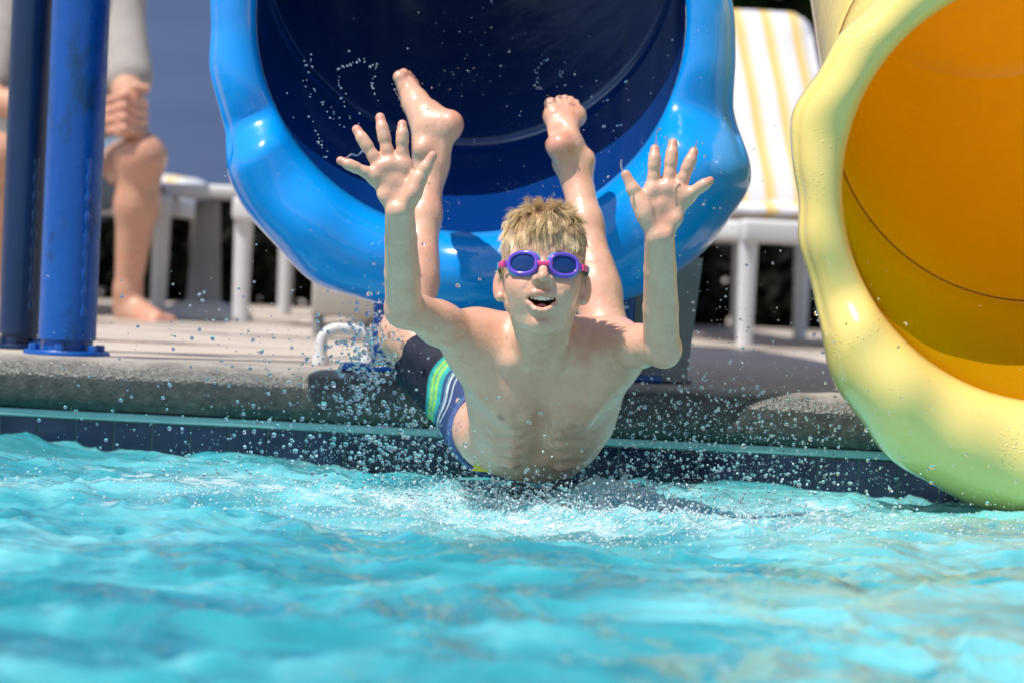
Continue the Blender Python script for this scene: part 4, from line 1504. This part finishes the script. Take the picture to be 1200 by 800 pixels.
# waistband: gathered ring following the cut edge
ed = np.abs((V2 - wp) @ wpl) < .0035
ring = V2[ed]
cen = ring.mean(0)
t1 = np.cross(wpl, (0, 0, 1.0)); t1 /= np.linalg.norm(t1); t2 = np.cross(wpl, t1)
an = np.arctan2((ring - cen) @ t2, (ring - cen) @ t1); rd = np.linalg.norm(ring - cen, axis=1)
wbv, wbf = [], []
NB_ = 220
prev = None
for k in range(NB_):
    a = -math.pi + 2 * math.pi * k / NB_
    dlt = np.abs((an - a + math.pi) % (2 * math.pi) - math.pi)
    sel = np.argsort(dlt)[:10]
    r_k = rd[sel].max()
    wbv.append((a, r_k))
rk = np.array([q[1] for q in wbv]); rk = np.convolve(np.concatenate([rk[-6:], rk, rk[:6]]), np.ones(9) / 9, 'same')[6:-6]
vv = []
for k in range(NB_):
    a = wbv[k][0]
    rib = .0009 * math.sin(k * math.pi * .5)
    for (dr, dz) in ((-.004, .003), (.0015, .004), (.0030, .0015), (.0032 + rib, -.006), (.0034 + rib, -.012), (.0028, -.017), (-.0005, -.018)):
        vv.append(cen + (t1 * math.cos(a) + t2 * math.sin(a)) * (rk[k] + dr) + wpl * dz)
ff = []
for k in range(NB_):
    for j in range(6):
        ff.append((k * 7 + j, k * 7 + j + 1, ((k + 1) % NB_) * 7 + j + 1, ((k + 1) % NB_) * 7 + j))
M_WB = noisy("waistband_cloth", (0.04, 0.075, 0.22), (0.06, 0.11, 0.30), 80, 0.6)
mk("waistband", vv, ff, M_WB, shorts)
M_CORD = noisy("black_cord", (0.008, 0.008, 0.012), (0.05, 0.05, 0.05), 500, 0.6)
b = MB()
pts = [W(598, 571, 8.15), W(603, 566, 8.15), W(612, 567, 8.145), W(622, 572, 8.14), W(632, 574, 8.14), W(642, 573, 8.14), W(652, 569, 8.145), W(660, 565, 8.15), W(668, 561, 8.16)]
b.tube(pts, .0034, 8)
b.tube([W(612, 567, 8.143), W(611, 574, 8.14), W(607, 577, 8.14)], .003, 8)
b.tube([W(603, 566, 8.148), W(599, 575, 8.142), W(601, 578, 8.14)], .0035, 8)
b.build("drawstring", M_CORD, shorts)
M_TAG = noisy("yellow_tag", (0.65, 0.55, 0.03), (0.75, 0.65, 0.06), 40, 0.5)
b = MB(); b.box((0, 0, 0), (1, 1, 1), M=lambda p: W(553 + p[0] * 20 + p[2] * 4, 551 - p[2] * 9 + p[0] * 2, 8.27 + p[1] * .006)); b.build("tag", M_TAG, shorts, smooth=False)

# ------------------------------------------------------------------ the seated man
man = SDF()
def P(x, y, d): return W(x, y, d)
D0 = 13.75
hipm = P(62, 210, 14.05); 
man.cone(P(62, 200, 14.05), P(66, 90, 13.98), .155, .165, .05, (0, 1, 0), .68)
man.cone(P(66, 90, 13.98), P(68, 10, 13.88), .165, .150, .05, (0, 1, 0), .66)
man.cone(P(5, 2, 13.88), P(132, -2, 13.88), .075, .075, .05)
man.cone(P(68, 0, 13.86), P(70, -45, 13.80), .062, .058, .03)
man.ell(P(70, -82, 13.76), (.075, .098, .115), .02)
man.ell(P(70, -72, 13.70), (.058, .05, .085), .02)
man.cone(P(70, -80, 13.645), P(70, -68, 13.628), .012, .016, .01)
for sx, kx, ax_, fx in ((1, 166, 152, 156), (-1, -4, 2, -2)):
    sh_ = P(70 + sx * 68, 6, 13.86)
    el = P(70 + sx * 80, 112, 13.60) if sx > 0 else P(-16, 118, 13.60)
    hd = P(150, 128, 13.36) if sx > 0 else P(138, 140, 13.36)
    man.cone(sh_, el, .058, .045, .03); 
    man.cone(el, hd, .043, .032, .02)
    kn = P(kx, 186, 13.36); hp = P(62 + sx * 40, 212, 14.0)
    man.cone(hp, kn, .095, .062, .04)
    man.ball(P(kx + 1, 182, 13.34), .058, .03)
    an_ = P(ax_ - 2, 340, 13.42)
    man.cone(kn, kn + (an_ - kn) * .35, .058, .058, .03)
    man.cone(kn + (an_ - kn) * .35, an_, .058, .036, .03)
    man.cone(an_, P(fx - 8, 368, 13.50), .037, .034, .02)
    man.cone(P(fx - 4, 362, 13.44), P(fx + 26, 376, 13.30), .042, .030, .03)
    for k in range(5): man.cone(P(fx + 18 + k * 5.0, 375 - k * .5, 13.33 + k * .012), P(fx + 24 + k * 5.4, 377 - k * .5, 13.27 + k * .014), .014, .012, .006)
# clasped hands with interlocked fingers
for k in range(4):
    man.path([P(128, 118 + k * 12, 13.31), P(146, 112 + k * 13, 13.275), P(163, 116 + k * 13, 13.31)], .0125, .005)
    man.path([P(170, 122 + k * 10, 13.35), P(155, 119 + k * 12, 13.285), P(140, 125 + k * 11, 13.285)], .0115, .005)
man.ball(P(147, 136, 13.345), .046, .02)
man.path([P(150, 112, 13.33), P(160, 102, 13.30), P(172, 104, 13.30)], .0125, .006)
V3, Q3 = man.mesh(0.006)
V3 = smooth_mesh(V3, Q3, 1)
sp3 = [(P(148, 132, 13.3), .10, PINK, .5), (P(166, 180, 13.3), .08, PINK, .3), (P(178, 374, 13.3), .10, PINK, .6)]
C3 = paint(V3, (0.52, 0.30, 0.20), sp3)
o = mk("person", V3, Q3, M_SKIN, cols=C3)
tag(o, "barefoot man in a grey T-shirt sitting on a lounger with clasped hands", "person")
shirt = SDF()
shirt.cone(P(62, 215, 14.05), P(66, 90, 13.98), .172, .182, .05, (0, 1, 0), .70)
shirt.cone(P(66, 90, 13.98), P(68, 12, 13.88), .182, .166, .05, (0, 1, 0), .68)
shirt.cone(P(5, 2, 13.88), P(132, -2, 13.88), .086, .086, .05)
shirt.cone(P(138, 6, 13.86), P(150, 92, 13.66), .072, .070, .04)
shirt.cone(P(2, 6, 13.86), P(-14, 98, 13.66), .072, .070, .04)
V4, Q4 = shirt.mesh(0.007, lambda X, Y, Z, D: np.maximum(D, Z - P(70, -27, 13.8)[2]).astype(np.float32))
M_SHIRT = noisy("grey_cotton", (0.30, 0.27, 0.255), (0.36, 0.33, 0.31), 12, 0.9, 0.3, 40)
mk("t_shirt", smooth_mesh(V4, Q4, 2), Q4, M_SHIRT, o)
sho = SDF()
for sx, kx in ((1, 166), (-1, -4)):
    kn = P(kx, 186, 13.36); hp = P(62 + sx * 40, 212, 14.0)
    sho.cone(hp, hp + (kn - hp) * .66, .108, .085, .04)
sho.cone(P(20, 212, 14.05), P(104, 212, 14.05), .12, .12, .04)
V5, Q5 = sho.mesh(0.007)
M_SHORT2 = noisy("blue_grey_cotton", (0.10, 0.15, 0.22), (0.13, 0.19, 0.27), 12, 0.9)
mk("shorts", smooth_mesh(V5, Q5, 2), Q5, M_SHORT2, o)
hh = SDF()
hh.ell(P(70, -92, 13.785), (.084, .105, .108), .02)
V6, Q6 = hh.mesh(0.006, lambda X, Y, Z, D: np.maximum(D, np.maximum(P(70, -84, 13.7)[2] - Z + (13.70 - Y) * -.0, (13.70 - Y) * .8 - (Z - P(70, -98, 13.7)[2]))).astype(np.float32))
mk("hair", V6, Q6, noisy("brown_hair", (0.04, 0.025, 0.015), (0.08, 0.05, 0.03), 60, 0.6), o)
# ------------------------------------------------------------------ splash
M_DROP = mat("water_drop", (0.97, 0.99, 1.0), 0.06, IOR=1.33)
M_DROP.node_tree.nodes["Principled BSDF"].inputs["Transmission Weight"].default_value = 1.0
import bmesh as _bm
def ico(sub):
    b = _bm.new(); _bm.ops.create_icosphere(b, subdivisions=sub, radius=1)
    b.verts.ensure_lookup_table()
    v = np.array([q.co[:] for q in b.verts]); f = np.array([[w.index for w in p.verts] for p in b.faces]); b.free()
    return v, f
IC1, IC2 = ico(2), ico(3)
rng = np.random.default_rng(77)
drops = []
def cloud(n, c, sg, rmin, rmax, pw=3.0, zmin=0.004):
    for _ in range(n):
        p = np.array(c) + rng.normal(size=3) * np.array(sg)
        if p[2] < zmin: p[2] = zmin + abs(rng.normal()) * .02
        drops.append((p, rmin + (rmax - rmin) * rng.random() ** pw))
# over the edge, both sides of the boy
for _ in range(3200):
    x = rng.uniform(-.80, .95); y = rng.uniform(7.9, 8.9)
    z = rng.exponential(.085)
    dens = math.exp(-((x + .25) / .28) ** 2) + math.exp(-((x - .38) / .30) ** 2) + .18
    if rng.random() < dens and z < .42: drops.append((np.array((x, y, z + .006)), .0007 + .0030 * rng.random() ** 4.2))
cloud(330, W(425, 440, 8.5), (.05, .12, .075), .0009, .0045)
cloud(700, W(490, 520, 8.35), (.12, .15, .045), .0008, .0042, 4)
cloud(1500, W(810, 510, 8.25), (.15, .18, .055), .0007, .0030, 4.5)
cloud(900, W(690, 590, 7.95), (.20, .14, .022), .0006, .0028, 4)
cloud(500, W(560, 585, 7.95), (.12, .14, .018), .0006, .0026, 4)
cloud(160, W(430, 410, 8.55), (.035, .05, .05), .0012, .0045)
cloud(110, W(280, 400, 8.6), (.10, .15, .06), .0009, .0036)
cloud(120, W(860, 380, 8.4), (.12, .2, .07), .0008, .0026)
cloud(46, W(540, 60, 8.7), (.05, .10, .06), .0010, .0026)
cloud(60, W(600, 180, 8.6), (.28, .15, .16), .0008, .0020)
cloud(30, W(690, 130, 8.6), (.06, .08, .05), .0009, .0026)
cloud(20, W(420, 130, 8.0), (.06, .08, .05), .0009, .0022)
cloud(50, W(800, 200, 7.95), (.06, .1, .07), .0009, .0026)
# curved trails thrown off toes and fingers
def trail(pts, d, n, r0, r1, jit=.003):
    pts = [W(x, y, d) for x, y in pts]
    for _ in range(n):
        t = rng.random() * (len(pts) - 1); i = min(int(t), len(pts) - 2); q = t - i
        drops.append((pts[i] * (1 - q) + pts[i + 1] * q + rng.normal(size=3) * jit, r0 + (r1 - r0) * rng.random() ** 2))
trail([(442, 118), (436, 100), (440, 80), (446, 72)], 7.82, 16, .0009, .0018, .0012)
trail([(400, 150), (375, 120), (355, 95), (365, 65)], 8.1, 26, .001, .0024, .004)
trail([(410, 140), (396, 110), (398, 80), (418, 72), (430, 70)], 8.05, 26, .001, .0022, .003)
trail([(385, 185), (372, 160), (366, 140)], 7.9, 14, .001, .0022, .003)
trail([(470, 125), (466, 110), (462, 95)], 8.7, 9, .0009, .0016, .001)
trail([(640, 112), (628, 100), (630, 80), (640, 68)], 8.75, 22, .001, .0026, .003)
trail([(655, 95), (660, 75)], 8.75, 8, .001, .002, .004)
# on the water round the entry
foam = []
for _ in range(14000):
    a = rng.normal(size=2)
    x, y = .09 + a[0] * .30, 7.74 + a[1] * .27
    foam.append((np.array((x, y, 0)), .0006 + .0017 * rng.random() ** 2.5))
me = bpy.data.objects["pool_water"].data
wv_ = np.empty(len(me.vertices) * 3, np.float32); me.vertices.foreach_get("co", wv_); wv_ = wv_.reshape(-1, 3)
def water_z(x, y):
    xs_ = np.unique(wv_[:, 0])
    return xs_
gx = np.unique(np.round(wv_[:, 0], 5)); gy = np.unique(np.round(wv_[:, 1], 5))
gz = wv_[:, 2].reshape(len(gx), len(gy))
def wz(x, y): return gz[min(np.searchsorted(gx, x), len(gx) - 1), min(np.searchsorted(gy, y), len(gy) - 1)]
def merge(lst, base_mesh, name, m_, lift=None):
    bv, bf = base_mesh
    VV, FF = [], []
    for i, (p, r) in enumerate(lst):
        st = rng.normal(size=3); st /= np.linalg.norm(st)
        k = rng.uniform(0, .5) if r > .0018 else rng.uniform(0, .25)
        q = bv * r
        q = q + np.outer(q @ st, st) * k + np.sin(q / r * 2.3 + i)[:, [1, 2, 0]] * r * .07
        VV.append(q + p); FF.append(bf + i * len(bv))
    return mk(name, np.concatenate(VV), np.concatenate(FF), m_)
# ragged sheets and strands of water torn off at the hip and the knee
M_SHEET = M_DROP
def ragged(c, sg, n, r0, r1, dirv, label, seed):
    g_ = np.random.default_rng(seed)
    S_ = SDF()
    P_ = np.array(c) + g_.normal(size=(n, 3)) * np.array(sg)
    for i in range(n):
        S_.ball(P_[i], r0 + (r1 - r0) * g_.random() ** 2.5, .004)
    for i in range(n):
        dd = np.linalg.norm(P_ - P_[i], axis=1); j = np.argsort(dd)[1 + g_.integers(0, 2)]
        if dd[j] < .032: S_.cone(P_[i], P_[j], r0 * .8, r0 * .55, .004)
        if g_.random() < .3:
            e_ = P_[i] + np.array(dirv) * g_.uniform(.006, .022) + g_.normal(size=3) * .004
            S_.cone(P_[i], e_, r0 * .9, r0 * .35, .003)
    v_, q_ = S_.mesh(.0013)
    o_ = mk("splash", smooth_mesh(v_, q_, 2), q_, M_DROP)
    tag(o_, label, "splash", kind="stuff")
ragged(W(432, 418, 8.5), (.026, .03, .034), 95, .0012, .0050, (-.6, 0, .7), "ragged strands of water torn off the boy's bent knee beside the blue post", 4)
ragged(W(738, 572, 8.12), (.032, .03, .012), 80, .0016, .0065, (.5, 0, .6), "lumpy glassy sheet of water thrown up at the boy's hip", 5)
ragged(W(640, 590, 7.92), (.085, .04, .008), 150, .0012, .0042, (.2, -.3, .8), "low ragged splash in the water just under the boy's belly", 6)
ragged(W(520, 588, 7.98), (.06, .04, .007), 90, .0012, .0040, (-.3, -.3, .8), "low ragged splash beneath the striped shorts", 8)
small = [q for q in drops if q[1] < .0028]; big = [q for q in drops if q[1] >= .0028]
VVa = merge(small, IC1, "water_spray", M_DROP)
tag(VVa, "fine clear water spray hanging in the air round the diving boy", "spray", kind="stuff")
o = merge(big, IC2, "splash", M_DROP)
tag(o, "larger clear splash drops flying over the pool edge and water", "splash", kind="stuff")
M_FOAM = mat("foam_bubble", (0.80, 0.88, 0.90), 0.12, IOR=1.33)
M_FOAM.node_tree.nodes["Principled BSDF"].inputs["Transmission Weight"].default_value = 0.2
fl = []
for p, r in foam:
    z = wz(p[0], p[1])
    if rng.random() < .28: z += rng.exponential(.014)
    p[2] = z + r * .3
    fl.append((p, r))
for _ in range(1500):
    x, y = rng.uniform(-1.0, 1.1), rng.uniform(6.6, 8.7)
    if vnoise(np.array(x * 4.0), np.array(y * 5.0), 88) > .58:
        r = .0006 + .0016 * rng.random() ** 3
        fl.append((np.array((x, y, wz(x, y) + r * .3)), r))
o = merge(fl, ico(1), "foam", M_FOAM)
tag(o, "white bubbles and foam churned up on the pool below the boy", "foam", kind="stuff")

# thin strands of water flung off single fingers
def strand(pts, d, rad, label):
    b = MB()
    P_ = [W(x, y, d + q) for x, y, q in pts]
    b.tube(P_, rad, 10)
    v_, f_ = ico(2)
    o_ = b.build("water_strand", M_DROP)
    tag(o_, label, "water strand", "strands of water off the fingertips")
strand([(768, 170, 0), (769, 163, 0), (769.5, 156, 0), (772, 152, .002), (774.5, 151, .003)], 7.77, [.0012, .0009, .0008, .0012, .0019], "thin curling strand of water above the boy's index finger, before the blue lip")
strand([(729.5, 200, 0), (728, 195, 0), (727.5, 191, .002), (728.5, 187, .003)], 7.77, [.0012, .0018, .0016, .0010], "short lumpy strand of water off the thumb of the hand before the blue lip")
strand([(814.5, 175, 0), (815.5, 170, 0), (817.5, 165, .003)], 7.77, [.0014, .0012, .0006], "short water streak above the ring finger of the hand before the blue lip")
strand([(405, 186, 0), (412, 181, .004), (419, 183, .006), (424, 178, .006), (426, 171, .006)], 7.79, [.0010, .0018, .0012, .0017, .0009], "jagged strand of water between little and ring finger near the raised foot")
